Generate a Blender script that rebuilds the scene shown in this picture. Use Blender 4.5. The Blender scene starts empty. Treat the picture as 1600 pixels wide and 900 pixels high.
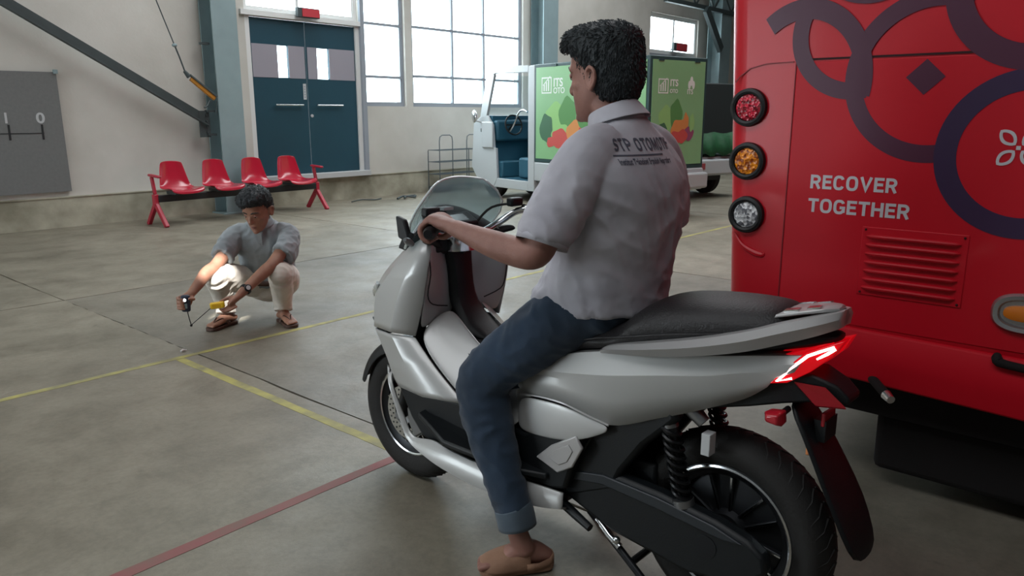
import bpy, bmesh, math, random
import numpy as np
from math import sin, cos, pi, radians
from mathutils import Vector, Matrix, noise
from mathutils.bvhtree import BVHTree

# ------------------------------------------------------------ camera, world, lights, exposure
scene = bpy.context.scene
cam_data = bpy.data.cameras.new('camera'); cam = bpy.data.objects.new('camera', cam_data)
scene.collection.objects.link(cam); scene.camera = cam
CAM_Z = 1.38
cam.location = (0, 0, CAM_Z)
cam.rotation_euler = (radians(90 - 12.68), 0, radians(-49.1))
cam_data.sensor_width = 36; cam_data.lens = 27.0; cam_data.clip_start = .05; cam_data.clip_end = 200
scene.view_settings.view_transform = 'Standard'; scene.view_settings.look = 'None'
scene.view_settings.gamma = 1; scene.view_settings.use_curve_mapping = False
scene.view_settings.exposure = 0.24
world = bpy.data.worlds.new('world'); scene.world = world; world.use_nodes = True
wn = world.node_tree; wn.nodes['Background'].inputs[0].default_value = (.86, .95, 1.0, 1)
wn.nodes['Background'].inputs[1].default_value = 7.0

def area(name, loc, size, energy, color, rot, portal=False):
    l = bpy.data.lights.new(name, 'AREA'); l.shape = 'RECTANGLE'; l.size, l.size_y = size
    l.energy = energy; l.color = color
    o = bpy.data.objects.new(name, l); scene.collection.objects.link(o)
    o.location = loc; o.rotation_euler = rot
    if portal: l.cycles.is_portal = True
    return o
# overhead fill lamps added below the closed roof
area('overhead_fill_lamp', (-2.0, 2.5, 6.6), (3.0, 9.0), 240, (.96, .98, 1.0), (0, 0, 0))
area('overhead_fill_lamp', (6.5, 6.0, 6.6), (2.0, 8.0), 340, (.95, .98, 1.0), (0, 0, 0))
area('overhead_fill_lamp', (13.5, 5.5, 6.6), (2.0, 8.0), 340, (.95, .98, 1.0), (0, 0, 0))
# daylight entering by the windows of the rear wall
area('window_daylight', (10.6, 10.25, 2.9), (4.2, 2.6), 130, (.80, .93, 1.0), (radians(-90), 0, 0))

# narrow spot lamp added in the hall to brighten the crouching man's knee
_s = bpy.data.lights.new('knee_spot', 'SPOT'); _s.energy = 4200; _s.spot_size = radians(3.1); _s.spot_blend = .5; _s.shadow_soft_size = .03; _s.color = (1, .97, .92)
_so = bpy.data.objects.new('knee_spot', _s); scene.collection.objects.link(_so); _so.location = (.3, 1.5, 3.4)
_so.rotation_euler = (Vector((2.33, 4.45, .47))-Vector(_so.location)).to_track_quat('-Z', 'Y').to_euler()

# ------------------------------------------------------------ helpers
def lin(h):
    h = h.lstrip('#'); c = [int(h[i:i+2], 16)/255 for i in (0, 2, 4)]
    return tuple(x/12.92 if x <= .04045 else ((x+.055)/1.055)**2.4 for x in c)

def mat(name, color, rough=.5, metal=0., vary=0., vscale=4., bump=0., bscale=60., coat=0., emit=None, estr=0., trans=0., spec=None, dark=None, detail=6, sheen=0, alpha=None):
    m = bpy.data.materials.new(name); m.use_nodes = True
    nt = m.node_tree; b = nt.nodes['Principled BSDF']
    c = lin(color) if isinstance(color, str) else color
    b.inputs['Base Color'].default_value = (*c, 1); b.inputs['Roughness'].default_value = rough
    b.inputs['Metallic'].default_value = metal; b.inputs['Coat Weight'].default_value = coat
    b.inputs['Coat Roughness'].default_value = .12
    if sheen: b.inputs['Sheen Weight'].default_value = sheen
    if spec is not None: b.inputs['Specular IOR Level'].default_value = spec
    if trans: b.inputs['Transmission Weight'].default_value = trans
    if alpha is not None: b.inputs['Alpha'].default_value = alpha
    if emit: b.inputs['Emission Color'].default_value = (*lin(emit), 1); b.inputs['Emission Strength'].default_value = estr
    tc = nt.nodes.new('ShaderNodeTexCoord')
    if vary:
        n = nt.nodes.new('ShaderNodeTexNoise'); n.inputs['Scale'].default_value = vscale; n.inputs['Detail'].default_value = detail
        nt.links.new(tc.outputs['Object'], n.inputs['Vector'])
        r = nt.nodes.new('ShaderNodeValToRGB'); d = lin(dark) if dark else tuple(x*(1-vary) for x in c)
        r.color_ramp.elements[0].position = .32; r.color_ramp.elements[1].position = .68
        r.color_ramp.elements[0].color = (*d, 1); r.color_ramp.elements[1].color = (*(tuple(min(1, x*(1+vary*.4)) for x in c)), 1)
        nt.links.new(n.outputs['Fac'], r.inputs['Fac']); nt.links.new(r.outputs['Color'], b.inputs['Base Color'])
    if bump:
        n2 = nt.nodes.new('ShaderNodeTexNoise'); n2.inputs['Scale'].default_value = bscale; n2.inputs['Detail'].default_value = 4
        nt.links.new(tc.outputs['Object'], n2.inputs['Vector'])
        bp = nt.nodes.new('ShaderNodeBump'); bp.inputs['Strength'].default_value = bump; bp.inputs['Distance'].default_value = .01
        nt.links.new(n2.outputs['Fac'], bp.inputs['Height']); nt.links.new(bp.outputs['Normal'], b.inputs['Normal'])
    return m

def link(o): scene.collection.objects.link(o); return o
def tag(o, label=None, cat=None, group=None, kind=None):
    if label: o['label'] = label
    if cat: o['category'] = cat
    if group: o['group'] = group
    if kind: o['kind'] = kind
    return o
def thing(name, label, cat, loc=(0, 0, 0), rotz=0, group=None):
    o = link(bpy.data.objects.new(name, None)); o.location = loc; o.rotation_euler = (0, 0, rotz); o.empty_display_size = .1
    return tag(o, label, cat, group)

def catmull(pts, sub):
    P = np.array(pts, float); n = len(P)
    if sub <= 1 or n < 3: return P
    out = []
    for i in range(n-1):
        p0 = P[max(i-1, 0)]; p1 = P[i]; p2 = P[i+1]; p3 = P[min(i+2, n-1)]
        for k in range(sub):
            t = k/sub
            out.append(.5*((2*p1)+(-p0+p2)*t+(2*p0-5*p1+4*p2-p3)*t*t+(-p0+3*p1-3*p2+p3)*t**3))
    out.append(P[-1]); return np.array(out)

class G:
    def __init__(s): s.v = []; s.f = []
    def add(s, v, f):
        b = len(s.v); s.v += [tuple(map(float, p)) for p in v]; s.f += [tuple(b+i for i in q) for q in f]; return s
    def box(s, c, d, rot=None):
        hx, hy, hz = d[0]/2, d[1]/2, d[2]/2
        vs = [Vector((x, y, z)) for x in (-hx, hx) for y in (-hy, hy) for z in (-hz, hz)]
        if rot is not None: vs = [rot @ v for v in vs]
        vs = [(v.x+c[0], v.y+c[1], v.z+c[2]) for v in vs]
        return s.add(vs, [(0, 1, 3, 2), (4, 6, 7, 5), (0, 4, 5, 1), (2, 3, 7, 6), (0, 2, 6, 4), (1, 5, 7, 3)])
    def b2(s, p, q): return s.box([(a+b)/2 for a, b in zip(p, q)], [abs(b-a) for a, b in zip(p, q)])
    def bar(s, p, q, w, h, up=(0, 0, 1)):
        p = Vector(p); q = Vector(q); t = (q-p); L = t.length; t.normalize(); u = Vector(up)
        sd = t.cross(u)
        if sd.length < 1e-4: sd = t.cross(Vector((1, 0, 0)))
        sd.normalize(); u = sd.cross(t)
        R = Matrix((t, sd, u)).transposed()
        return s.box((p+q)/2, (L, w, h), R)
    def rings(s, R, closed=True, cap=True):
        n = len(R[0]); b = len(s.v)
        for r in R: s.v += [tuple(map(float, p)) for p in r]
        m = n if closed else n-1
        for i in range(len(R)-1):
            for j in range(m):
                k = (j+1) % n
                s.f.append((b+i*n+j, b+i*n+k, b+(i+1)*n+k, b+(i+1)*n+j))
        if cap:
            s.f.append(tuple(b+j for j in range(n))[::-1]); s.f.append(tuple(b+(len(R)-1)*n+j for j in range(n)))
        return s
    def tube(s, pts, r, n=10, sub=1, closed=False, ab=None):
        P = np.array(pts, float)
        rr = np.full(len(P), float(r)) if np.isscalar(r) else np.array(r, float)
        Q = catmull(np.c_[P, rr], sub); P = Q[:, :3]; rr = Q[:, 3]
        N = len(P); R = []; u = None
        for i in range(N):
            a = P[(i-1) % N] if closed else P[max(i-1, 0)]; c = P[(i+1) % N] if closed else P[min(i+1, N-1)]
            t = Vector(c-a).normalized()
            if u is None:
                u = t.orthogonal().normalized()
            else:
                u = (u-t*u.dot(t)).normalized()
            w = t.cross(u)
            R.append([Vector(P[i])+(u*cos(2*pi*k/n)+w*sin(2*pi*k/n))*rr[i] for k in range(n)])
        if closed: R.append(R[0])
        return s.rings(R, True, not closed)
    def cyl(s, p, q, r, r2=None, n=16): return s.tube([p, q], [r, r if r2 is None else r2], n)
    def lathe(s, prof, o=(0, 0, 0), axis=(0, 0, 1), n=32, close=False):
        ax = Vector(axis).normalized(); u = ax.orthogonal().normalized(); w = ax.cross(u); o = Vector(o)
        R = [[o+ax*h+(u*cos(2*pi*k/n)+w*sin(2*pi*k/n))*max(r, 1e-4) for k in range(n)] for r, h in prof]
        if close: R.append(R[0])
        return s.rings(R, True, not close)
    def prism(s, poly, f, t0, t1):
        n = len(poly); return s.add([f(a, b, t0) for a, b in poly]+[f(a, b, t1) for a, b in poly],
            [tuple(range(n))[::-1], tuple(range(n, 2*n))]+[(i, (i+1) % n, n+(i+1) % n, n+i) for i in range(n)])
    def ball(s, c, r, n=12, m=8):
        if np.isscalar(r): r = (r, r, r)
        R = []
        for i in range(1, m):
            a = pi*i/m; R.append([(c[0]+r[0]*sin(a)*cos(2*pi*k/n), c[1]+r[1]*sin(a)*sin(2*pi*k/n), c[2]-r[2]*cos(a)) for k in range(n)])
        return s.rings(R)
    def mirror(s, ax=1):
        b = len(s.v); k = [1, 1, 1]; k[ax] = -1
        nv = [(v[0]*k[0], v[1]*k[1], v[2]*k[2]) for v in s.v]; nf = [tuple(b+i for i in f[::-1]) for f in s.f]
        s.v += nv; s.f += nf; return s
    def mirrored(s, ax=1):
        g = G(); k = [1, 1, 1]; k[ax] = -1
        g.v = [(v[0]*k[0], v[1]*k[1], v[2]*k[2]) for v in s.v]; g.f = [f[::-1] for f in s.f]; return g
    def mesh(s, name):
        me = bpy.data.meshes.new(name); me.from_pydata(s.v, [], s.f); me.validate()
        bm = bmesh.new(); bm.from_mesh(me); bmesh.ops.recalc_face_normals(bm, faces=bm.faces); bm.to_mesh(me); bm.free()
        return me
    def obj(s, name, m, parent=None, smooth=False, bevel=0, bseg=2, subd=0, solid=0, angle=None, kind=None, label=None):
        me = s.mesh(name); me.materials.append(m); o = link(bpy.data.objects.new(name, me))
        if parent: o.parent = parent
        if smooth or bevel:
            me.polygons.foreach_set('use_smooth', [True]*len(me.polygons))
            try: me.set_sharp_from_angle(angle=radians(angle or (40 if not subd else 60)))
            except Exception: pass
        if solid: md = o.modifiers.new('s', 'SOLIDIFY'); md.thickness = solid; md.offset = 0
        if bevel: md = o.modifiers.new('b', 'BEVEL'); md.width = bevel; md.segments = bseg; md.limit_method = 'ANGLE'; md.angle_limit = radians(40)
        if subd: md = o.modifiers.new('d', 'SUBSURF'); md.levels = subd; md.render_levels = subd
        if kind: o['kind'] = kind
        if label: o['label'] = label
        return o

def text_obj(name, txt, size, m, parent, mtx, ext=.0015, bold=.0, align='LEFT', xs=1.0, spacing=1.0):
    cu = bpy.data.curves.new(name, 'FONT'); cu.body = txt; cu.size = size; cu.extrude = ext; cu.offset = bold
    cu.align_x = align; cu.space_character = spacing
    t = bpy.data.objects.new(name, cu); link(t)
    dg = bpy.context.evaluated_depsgraph_get(); me = bpy.data.meshes.new_from_object(t.evaluated_get(dg))
    bpy.data.objects.remove(t)
    me.transform(mtx @ Matrix.Diagonal((xs, 1, 1, 1))); me.materials.clear(); me.materials.append(m)
    o = link(bpy.data.objects.new(name, me)); o.parent = parent; return o

def glyph(ch):
    """stroke paths of a bold grotesque capital; returns width and polylines in a unit-high cell"""
    def rr(x0, x1, y0, y1, r, a0, a1, n=28):      # superelliptic arc from angle a0 to a1
        cx, cy, a, b = (x0+x1)/2, (y0+y1)/2, (x1-x0)/2, (y1-y0)/2; out = []
        for i in range(n+1):
            t = radians(a0+(a1-a0)*i/n); c, s = cos(t), sin(t); p = 2/2.7
            out.append((cx+a*abs(c)**p*(1 if c > 0 else -1), cy+b*abs(s)**p*(1 if s > 0 else -1)))
        return out
    h = .1
    if ch == ' ': return .32, []
    if ch == 'I': return .2, [[(h, 0), (h, 1)]]
    if ch == 'T': return .72, [[(0, 1-h), (.72, 1-h)], [(.36, 1-h), (.36, 0)]]
    if ch == 'H': return .76, [[(h, 0), (h, 1)], [(.66, 0), (.66, 1)], [(h, .51), (.66, .51)]]
    if ch in 'EF': return .64, [[(h, 0), (h, 1)], [(h, 1-h), (.64, 1-h)], [(h, .52), (.58, .52)]]+([[(h, h), (.64, h)]] if ch == 'E' else [])
    if ch == 'O': return .80, [rr(h, .70, h-.02, 1.02-h, 0, 0, 360, 44)]
    if ch == 'C': return .76, [rr(h, .66, h-.02, 1.02-h, 0, 28, 332, 36)]
    if ch == 'G': return .78, [rr(h, .67, h-.02, 1.02-h, 0, 30, 318, 36)+[(.68, .20), (.68, .48)], [(.42, .45), (.78, .45)]]
    if ch == 'V': return .82, [[(.09, 1), (.41, .10), (.73, 1)]]
    if ch in 'RP':
        b = [(h, 1-h), (.38, 1-h)]+[(.38+.23*sin(radians(t)), .68+.22*cos(radians(t))) for t in range(15, 180, 15)]+[(.38, .46), (h, .46)]
        return .74 if ch == 'R' else .70, [[(h, 0), (h, 1)], b]+([[(.40, .46), (.64, 0)]] if ch == 'R' else [])
    if ch == 'M': return .94, [[(h, 0), (h, 1)], [(.84, 0), (.84, 1)], [(.14, .98), (.47, .18), (.80, .98)]]
    if ch == 'S':
        up = [(.35+.25*cos(radians(t)), .72+.19*sin(radians(t))) for t in range(15, 250, 15)]
        lo = [(.35+.27*cos(radians(t)), .29+.21*sin(radians(t))) for t in range(60, -175, -15)]
        return .70, [up+lo]
    return .7, []
def block_text(name, txt, H, m, parent, mtx, width, t=.2, gap=.11, slant=0.):
    """capitals built from strokes, scaled to a total width"""
    zc = 0; L = [glyph(c) for c in txt]; tot = sum(w for w, _ in L)+gap*(len(txt)-1); kx = width/(tot*H); g = G(); x = 0
    for w, paths in L:
        for P in paths:
            P = [Vector(p) for p in P]; n = len(P); closed = (P[0]-P[-1]).length < 1e-6 and n > 4; A = []
            for i in range(n):
                a = P[(i-1) % (n-1)] if closed and i == 0 else P[max(i-1, 0)]; b = P[1] if closed and i == n-1 else P[min(i+1, n-1)]
                d1 = (P[i]-a).normalized() if (P[i]-a).length > 1e-9 else (b-P[i]).normalized(); d2 = (b-P[i]).normalized() if (b-P[i]).length > 1e-9 else d1
                d = (d1+d2).normalized(); nn = Vector((-d.y, d.x)); k = t/2/max(.45, nn.dot(Vector((-d1.y, d1.x)))); A.append((P[i]+nn*k, P[i]-nn*k))
            zc += 1
            for i in range(n-1):
                q = [A[i][0], A[i][1], A[i+1][1], A[i+1][0]]
                g.add([((x+p.x+p.y*slant)*H*kx, p.y*H, .00004*zc) for p in q], [(0, 1, 2, 3)])
        x += w+gap
    me = bpy.data.meshes.new(name); me.from_pydata(g.v, [], g.f); me.transform(mtx); me.materials.append(m)
    o = link(bpy.data.objects.new(name, me)); o.parent = parent; return o

def basis(o, x, y):
    x = Vector(x).normalized(); y = Vector(y).normalized(); z = x.cross(y)
    M = Matrix((x, y, z)).transposed().to_4x4(); M.translation = Vector(o); return M

def copy_tree(o, parent=None):
    c = o.copy(); link(c); c.parent = parent
    for ch in [k for k in scene.objects if k.parent == o]: copy_tree(ch, c)
    return c
# ------------------------------------------------------------ materials of the hall
M_glass = bpy.data.materials.new('window_glass'); M_glass.use_nodes = True
_n = M_glass.node_tree; _n.nodes.clear()
_o = _n.nodes.new('ShaderNodeOutputMaterial'); _mx = _n.nodes.new('ShaderNodeMixShader'); _t = _n.nodes.new('ShaderNodeBsdfTransparent'); _g = _n.nodes.new('ShaderNodeBsdfGlossy')
_g.inputs['Roughness'].default_value = .08; _t.inputs[0].default_value = (.93, .97, .98, 1); _mx.inputs[0].default_value = .08
_n.links.new(_t.outputs[0], _mx.inputs[1]); _n.links.new(_g.outputs[0], _mx.inputs[2]); _n.links.new(_mx.outputs[0], _o.inputs[0])

def concrete(ca='#736e60', cb='#958f80'):
    m = bpy.data.materials.new('worn_concrete'); m.use_nodes = True; nt = m.node_tree; b = nt.nodes['Principled BSDF']; L = nt.links.new
    tc = nt.nodes.new('ShaderNodeTexCoord')
    def nz(scale, det, rough=.6, dist=0):
        n = nt.nodes.new('ShaderNodeTexNoise'); n.inputs['Scale'].default_value = scale; n.inputs['Detail'].default_value = det; n.inputs['Roughness'].default_value = rough
        n.inputs['Distortion'].default_value = dist
        L(tc.outputs['Object'], n.inputs['Vector']); return n
    def ramp(n, a, ca, bb, cb):
        r = nt.nodes.new('ShaderNodeValToRGB'); r.color_ramp.elements[0].position = a; r.color_ramp.elements[1].position = bb
        r.color_ramp.elements[0].color = (*ca, 1); r.color_ramp.elements[1].color = (*cb, 1); L(n.outputs['Fac'], r.inputs['Fac']); return r
    def mix(a, c, fac=1., mode='MULTIPLY'):
        x = nt.nodes.new('ShaderNodeMix'); x.data_type = 'RGBA'; x.blend_type = mode; x.inputs[0].default_value = fac
        L(a.outputs[2] if a.type == 'MIX' else a.outputs[0], x.inputs[6]); L(c.outputs[0], x.inputs[7]); return x
    base = ramp(nz(.55, 7, .65, .6), .3, lin(ca), .7, lin(cb))
    blot = ramp(nz(2.3, 8, .7, .3), .35, (.70, .69, .67), .58, (1, 1, 1))
    fine = ramp(nz(38, 6, .7), .3, (.86, .86, .85), .62, (1.04, 1.03, 1.02))
    dark = ramp(nz(4.6, 10, .75, 1.6), .26, (.55, .54, .52), .36, (1, 1, 1))
    lite = ramp(nz(3.1, 9, .75, .8), .70, (0, 0, 0), .80, (.16, .16, .15))
    x = mix(mix(mix(base, blot), fine), dark)
    x = mix(x, lite, 1., 'ADD')
    L(x.outputs[2], b.inputs['Base Color'])
    rr = ramp(nz(2.7, 6), .3, (.42,)*3, .7, (.62,)*3); L(rr.outputs[0], b.inputs['Roughness'])
    bp = nt.nodes.new('ShaderNodeBump'); bp.inputs['Strength'].default_value = .25; bp.inputs['Distance'].default_value = .01
    L(nz(25, 8, .75).outputs['Fac'], bp.inputs['Height']); L(bp.outputs[0], b.inputs['Normal'])
    return m
M_conc = concrete()
M_conc2 = concrete('#68645a', '#858073')
M_joint = mat('joint_dirt', '#2e2a26', .9)
M_wall = mat('painted_plaster', '#c6c4bd', .8, vary=.10, vscale=1.3, bump=.15, bscale=30, dark='#b8b6ae')
M_plinth = mat('dirty_plinth', '#aeab9a', .85, vary=.35, vscale=2.2, bump=.25, bscale=24, dark='#7f7c6b', detail=10)
M_beam = mat('grey_green_steel', '#84989b', .55, vary=.10, vscale=3)
M_dsteel = mat('dark_steel', '#3f4a4b', .55, vary=.15, vscale=5)
M_teal = mat('dark_teal_paint', '#16404f', .45, vary=.08, vscale=2)
M_band = mat('grey_lavender_panel', '#918e97', .6)
M_frame = mat('window_frame_paint', '#8d949c', .5)
M_white = mat('white_paint', '#d5d7d5', .5)
M_chrome = mat('chrome', '#d9dde0', .16, metal=1.)
M_black = mat('black_plastic', '#101214', .5, bump=.1, bscale=220)
M_rubber = mat('tyre_rubber', '#141312', .75, bump=.15, bscale=120)
M_poster = mat('grey_board', '#6d6f6e', .8, vary=.08, vscale=30)
M_mark = mat('black_marker', '#1d2022', .7)
M_pale = mat('pale_print', '#b4b7b8', .7)
M_yel = mat('yellow_floor_paint', '#a39c55', .7, vary=.35, vscale=9, dark='#7f7c5e')
M_redp = mat('red_floor_paint', '#84494a', .7, vary=.35, vscale=8, dark='#7a5c54')
M_signred = mat('red_sign', '#b5323c', .5)

# ------------------------------------------------------------ floor: slabs with open joints, paint stripes
fl = G().b2((-6, -8, -.20), (34, 10.83, -.03)).obj('floor', M_joint); tag(fl, kind='structure')
JY = [-8, -1.2, 2.55-1.0, 6.32, 10.83]; JX = [-6, -1.9, 2.07, 6.1, 10.2, 14.3, 18.4, 22.5, 28, 34]
JY = [-8, -2.6, 4.265, 6.32, 10.83]
random.seed(4)
def slab(x0, x1, y0, y1, n=14, g=.006):
    top = []
    def edge(ax, ay, bx, by, k):
        for i in range(k):
            t = i/k; j = (random.random()-.5)*.010 if 0 < i else 0
            x = ax+(bx-ax)*t; y = ay+(by-ay)*t
            if ax == bx: x += j
            else: y += j
            top.append((x, y))
    edge(x0+g, y0+g, x1-g, y0+g, n); edge(x1-g, y0+g, x1-g, y1-g, n); edge(x1-g, y1-g, x0+g, y1-g, n); edge(x0+g, y1-g, x0+g, y0+g, n)
    return G().prism(top, lambda a, b, t: (a, b, t), -.03, 0)
for iy in range(len(JY)-1):
    for ix in range(len(JX)-1):
        thin = JY[iy] == 4.265 or JY[iy] == -2.6
        y0_, y1_ = JY[iy]+(-.005 if JY[iy] == 4.265 else 0), JY[iy+1]+(.005 if JY[iy+1] == 4.265 else 0)
        x0_ = JX[ix]-(.004 if iy == 2 and JX[ix] == 2.07 else 0); x1_ = JX[ix+1]+(.004 if iy == 2 and JX[ix+1] == 2.07 else 0)
        slab(x0_, x1_, y0_, y1_, 30).obj('concrete_slab', M_conc2 if JX[ix] == 2.07 and iy in (1, 2) else M_conc, fl)
def stripe(name, a, b, w, m):
    a = Vector(a); b = Vector(b); d = (b-a).normalized(); n = Vector((-d.y, d.x)); N = int((b-a).length/.12)
    L = []; R = []
    for i in range(N+1):
        p = a.lerp(b, i/N); L.append(p+n*(w/2+random.uniform(-.0025, .0025))); R.append(p-n*(w/2+random.uniform(-.0025, .0025)))
    poly = [(p.x, p.y) for p in L+R[::-1]]
    return G().prism(poly, lambda x, y, t: (x, y, t), .0, .0012).obj(name, m, fl)
stripe('yellow_stripe', (-3, 4.265), (12.5, 4.275), .045, M_yel)['label'] = 'yellow stripe running past the feet of the crouching man'
stripe('yellow_stripe', (1.955, 4.24), (1.955, 2.33), .05, M_yel)['label'] = 'short yellow stripe running to the front wheel of the scooter'
stripe('red_stripe', (-1.5, 2.285), (6.5, 2.295), .05, M_redp)

# ------------------------------------------------------------ rear wall with openings
YW = 10.58
def wall_with_holes(g, x0, x1, z0, z1, holes, y0, y1):
    xs = sorted({x0, x1, *[h[0] for h in holes], *[h[1] for h in holes]})
    for a, b in zip(xs[:-1], xs[1:]):
        hs = sorted([(h[2], h[3]) for h in holes if h[0] <= a+1e-6 and h[1] >= b-1e-6]); z = z0
        for p, q in hs:
            if p > z: g.b2((a, y0, z), (b, y1, p))
            z = max(z, q)
        if z < z1: g.b2((a, y0, z), (b, y1, z1))
D1 = (6.30, 8.36, .42, 4.2); W1 = (8.44, 9.36, 1.53, 4.2); W2 = (9.52, 12.56, 1.53, 4.2); D2 = (17.5, 20.0, .42, 3.9)
wall = G(); wall_with_holes(wall, -6, 34, .38, 7.2, [D1, W1, W2, D2], YW, YW+.25)
wall.obj('wall_back', M_wall).__setitem__('kind', 'structure')
g = G().b2((-6, YW-.03, -.02), (34, YW+.25, .372)); g.obj('baseboard_back', M_plinth)['kind'] = 'structure'
g = G().b2((-6, YW-.045, .372), (34, YW+.1, .385)); g.obj('trim_1', M_plinth)['kind'] = 'structure'

def window(name, x0, x1, z0, z1, vs, hs, m=M_frame, t=.05, y=YW+.05):
    w = G()
    for x in (x0, x1-t): w.b2((x, y, z0), (x+t, y+.06, z1))
    for z in (z0, z1-t): w.b2((x0+t, y+.001, z), (x1-t, y+.059, z+t))
    wo = w.obj(name, m); wo['kind'] = 'structure'
    xs = [x0+t]+[v for v in vs]+[x1-t]; zs = [z0+t]+[h for h in hs]+[z1-t]
    for v in vs: G().b2((v-t*.4, y+.002, z0+t), (v+t*.4, y+.058, z1-t)).obj('mullion', m, wo)
    for h in hs: G().b2((x0+t, y-.005, h-t*.4), (x1-t, y+.05, h+t*.4)).obj('glazing_bar', m, wo)
    for a, b in zip(xs[:-1], xs[1:]):
        for c, d in zip(zs[:-1], zs[1:]):
            G().b2((a+.01, y+.026, c+.01), (b-.01, y+.032, d-.01)).obj('pane', M_glass, wo)
            # narrow sash around each pane
            s_ = G(); e = .022
            for p, q in (((a, c), (a+e, d)), ((b-e, c), (b, d)), ((a+e, c), (b-e, c+e)), ((a+e, d-e), (b-e, d))):
                s_.b2((p[0], y+.012, p[1]), (q[0], y+.046, q[1]))
            s_.obj('sash', m, wo)
    return wo
window('window_1', *W1, [], [2.02, 2.88])
window('window_2', *W2, [10.58, 11.44], [2.06, 2.90])
window('window_3', 6.30, 8.36, 2.86, 4.2, [7.24], [], M_white, .06)
window('window_4', 17.5, 20.0, 2.92, 3.9, [18.75], [], M_white, .08)

# pale frame around the doorway and step
def double_door(name, x0, x1, z0, z1, y, full=True):
    fr = G(); t = .07
    fr.b2((x0, y, z0), (x0+t, y+.1, z1)).b2((x1-t, y, z0), (x1, y+.1, z1)).b2((x0+t, y, z1-t), (x1-t, y+.1, z1))
    do = fr.obj(name, M_white if full else M_frame); do['kind'] = 'structure'
    xm = (x0+x1)/2+.0
    for k, (a, b) in enumerate(((x0+t+.006, xm-.006), (xm+.006, x1-t-.006))):
        zb, zg0, zg1, zt = z0+.02, 1.94, 2.41, z1-t-.006
        sx0, sx1 = (a+.45, a+.64) if k == 0 else (a+.20, a+.43)
        lf = G(); yy = y+.03
        wall_with_holes(lf, a, b, zb, zt, [(sx0, sx1, zg0, zg1)], yy, yy+.045)
        lo = lf.obj('door_leaf', M_teal, do)
        if not full: continue
        bd = G(); wall_with_holes(bd, a+.02, b-.02, zg0-.005, zg1+.005, [(sx0-.002, sx1+.002, zg0-.005, zg1+.005)], yy-.006, yy)
        bd.obj('grey_band', M_band, lo)
        G().b2((sx0, yy+.02, zg0), (sx1, yy+.026, zg1)).obj('pane', M_glass, lo)
        hx0, hx1 = (a+.33, a+.82) if k == 0 else (a+.12, a+.62)
        h = G().cyl((hx0, yy-.06, 1.535), (hx1, yy-.06, 1.535), .016, n=12).cyl((hx0+.04, yy-.06, 1.535), (hx0+.04, yy, 1.535), .01, n=8).cyl((hx1-.04, yy-.06, 1.535), (hx1-.04, yy, 1.535), .01, n=8)
        h.obj('push_bar', M_chrome, lo, smooth=True)
        if k == 0:
            G().b2((b-.075, yy-.004, 1.62), (b-.02, yy, 1.86)).obj('door_notice', M_pale, lo)
            nt_ = G()
            for i in range(5): nt_.b2((b-.062, yy-.005, 1.645+i*.04), (b-.034, yy-.004, 1.668+i*.04))
            nt_.obj('notice_print', M_frame, lo)
        else:
            G().lathe([(.0, 0), (.025, 0), (.025, .012), (0, .014)], (a+.05, yy, 1.37), (0, -1, 0), 16).obj('lock', M_pale, lo)
    return do
double_door('door_1', 6.30, 8.36, .42, 2.86, YW+.0)
double_door('door_2', 17.5, 20.0, .42, 2.92, YW+.0, False)
g = G().b2((6.30, YW-.14, .385), (8.40, YW+.02, .47)).obj('trim_2', M_pale, bevel=.006); g['kind'] = 'structure'
g = G().b2((8.36, YW-.05, .385), (8.44, YW+.0, 4.2)).obj('trim_3', M_frame); g['kind'] = 'structure'
g = G().b2((6.22, YW-.05, 2.80), (8.36, YW-.001, 2.87)).obj('trim_4', M_white); g['kind'] = 'structure'

def exit_sign(x0, x1, z0, z1, lab):
    t = thing('exit_sign', lab, 'sign', ((x0+x1)/2, YW-.12, z0))
    w = (x1-x0)/2
    G().b2((-w, -.035, 0), (w, .035, z1-z0)).obj('housing', M_dsteel, t, bevel=.006)
    G().b2((-w*.62, -.045, .012), (w*.97, -.034, z1-z0-.012)).obj('red_face', M_signred, t)
    G().b2((-w*.5, .035, .03), (w*.5, .175, .06)).obj('bracket', M_dsteel, t)
exit_sign(7.11, 7.50, 2.83, 2.97, 'small red exit sign box above the teal double door')
exit_sign(18.45, 19.15, 3.02, 3.22, 'small red exit sign below the far window behind the green van')

# ------------------------------------------------------------ steel columns, brace, hoist
def column(x0, x1, y0, y1, lab):
    t = thing('steel_column', lab, 'column', ((x0+x1)/2, (y0+y1)/2, 0)); w = (x1-x0)/2; d = (y1-y0)/2
    G().b2((-w, -d, .0), (w, -d+.02, 7.2)).obj('front_flange', M_beam, t)
    G().b2((-w, d-.02, .0), (w, d, 7.2)).obj('rear_flange', M_beam, t)
    G().b2((-.012, -d+.021, .0), (.012, d-.021, 7.2)).obj('web', M_beam, t)
    G().b2((-w-.05, -d-.05, 0), (w+.05, d+.05, .02)).obj('base_plate', M_beam, t)
    return t
c1 = column(5.60, 5.97, 10.22, 10.56, 'grey green steel column beside the teal door, behind the bench')
for z in (2.32, 1.42, 1.10): G().b2((-.30, -.06, z), (-.185, .02, z+.03)).obj('cleat', M_dsteel, c1)
c2 = column(12.78, 13.26, 10.22, 10.56, 'blue grey steel column right of the large window')
c3 = column(20.2, 20.8, 10.0, 10.4, 'dark steel column at the far end behind the bus')
t = thing('diagonal_brace', 'dark steel diagonal brace sloping down to the column foot', 'brace', (5.50, 10.38, 1.30))
G().bar((0, 0, 0), (-3.6, 0, 2.09), .016, .13, (0, 0, 1)).obj('web', M_dsteel, t)
G().bar((0, -.035, -.063), (-3.6, -.035, 2.09-.063), .07, .014, (0, 0, 1)).obj('flange', M_dsteel, t)
G().b2((-.12, -.01, -.22), (.03, .01, .14)).obj('gusset_plate', M_dsteel, t)
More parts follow.
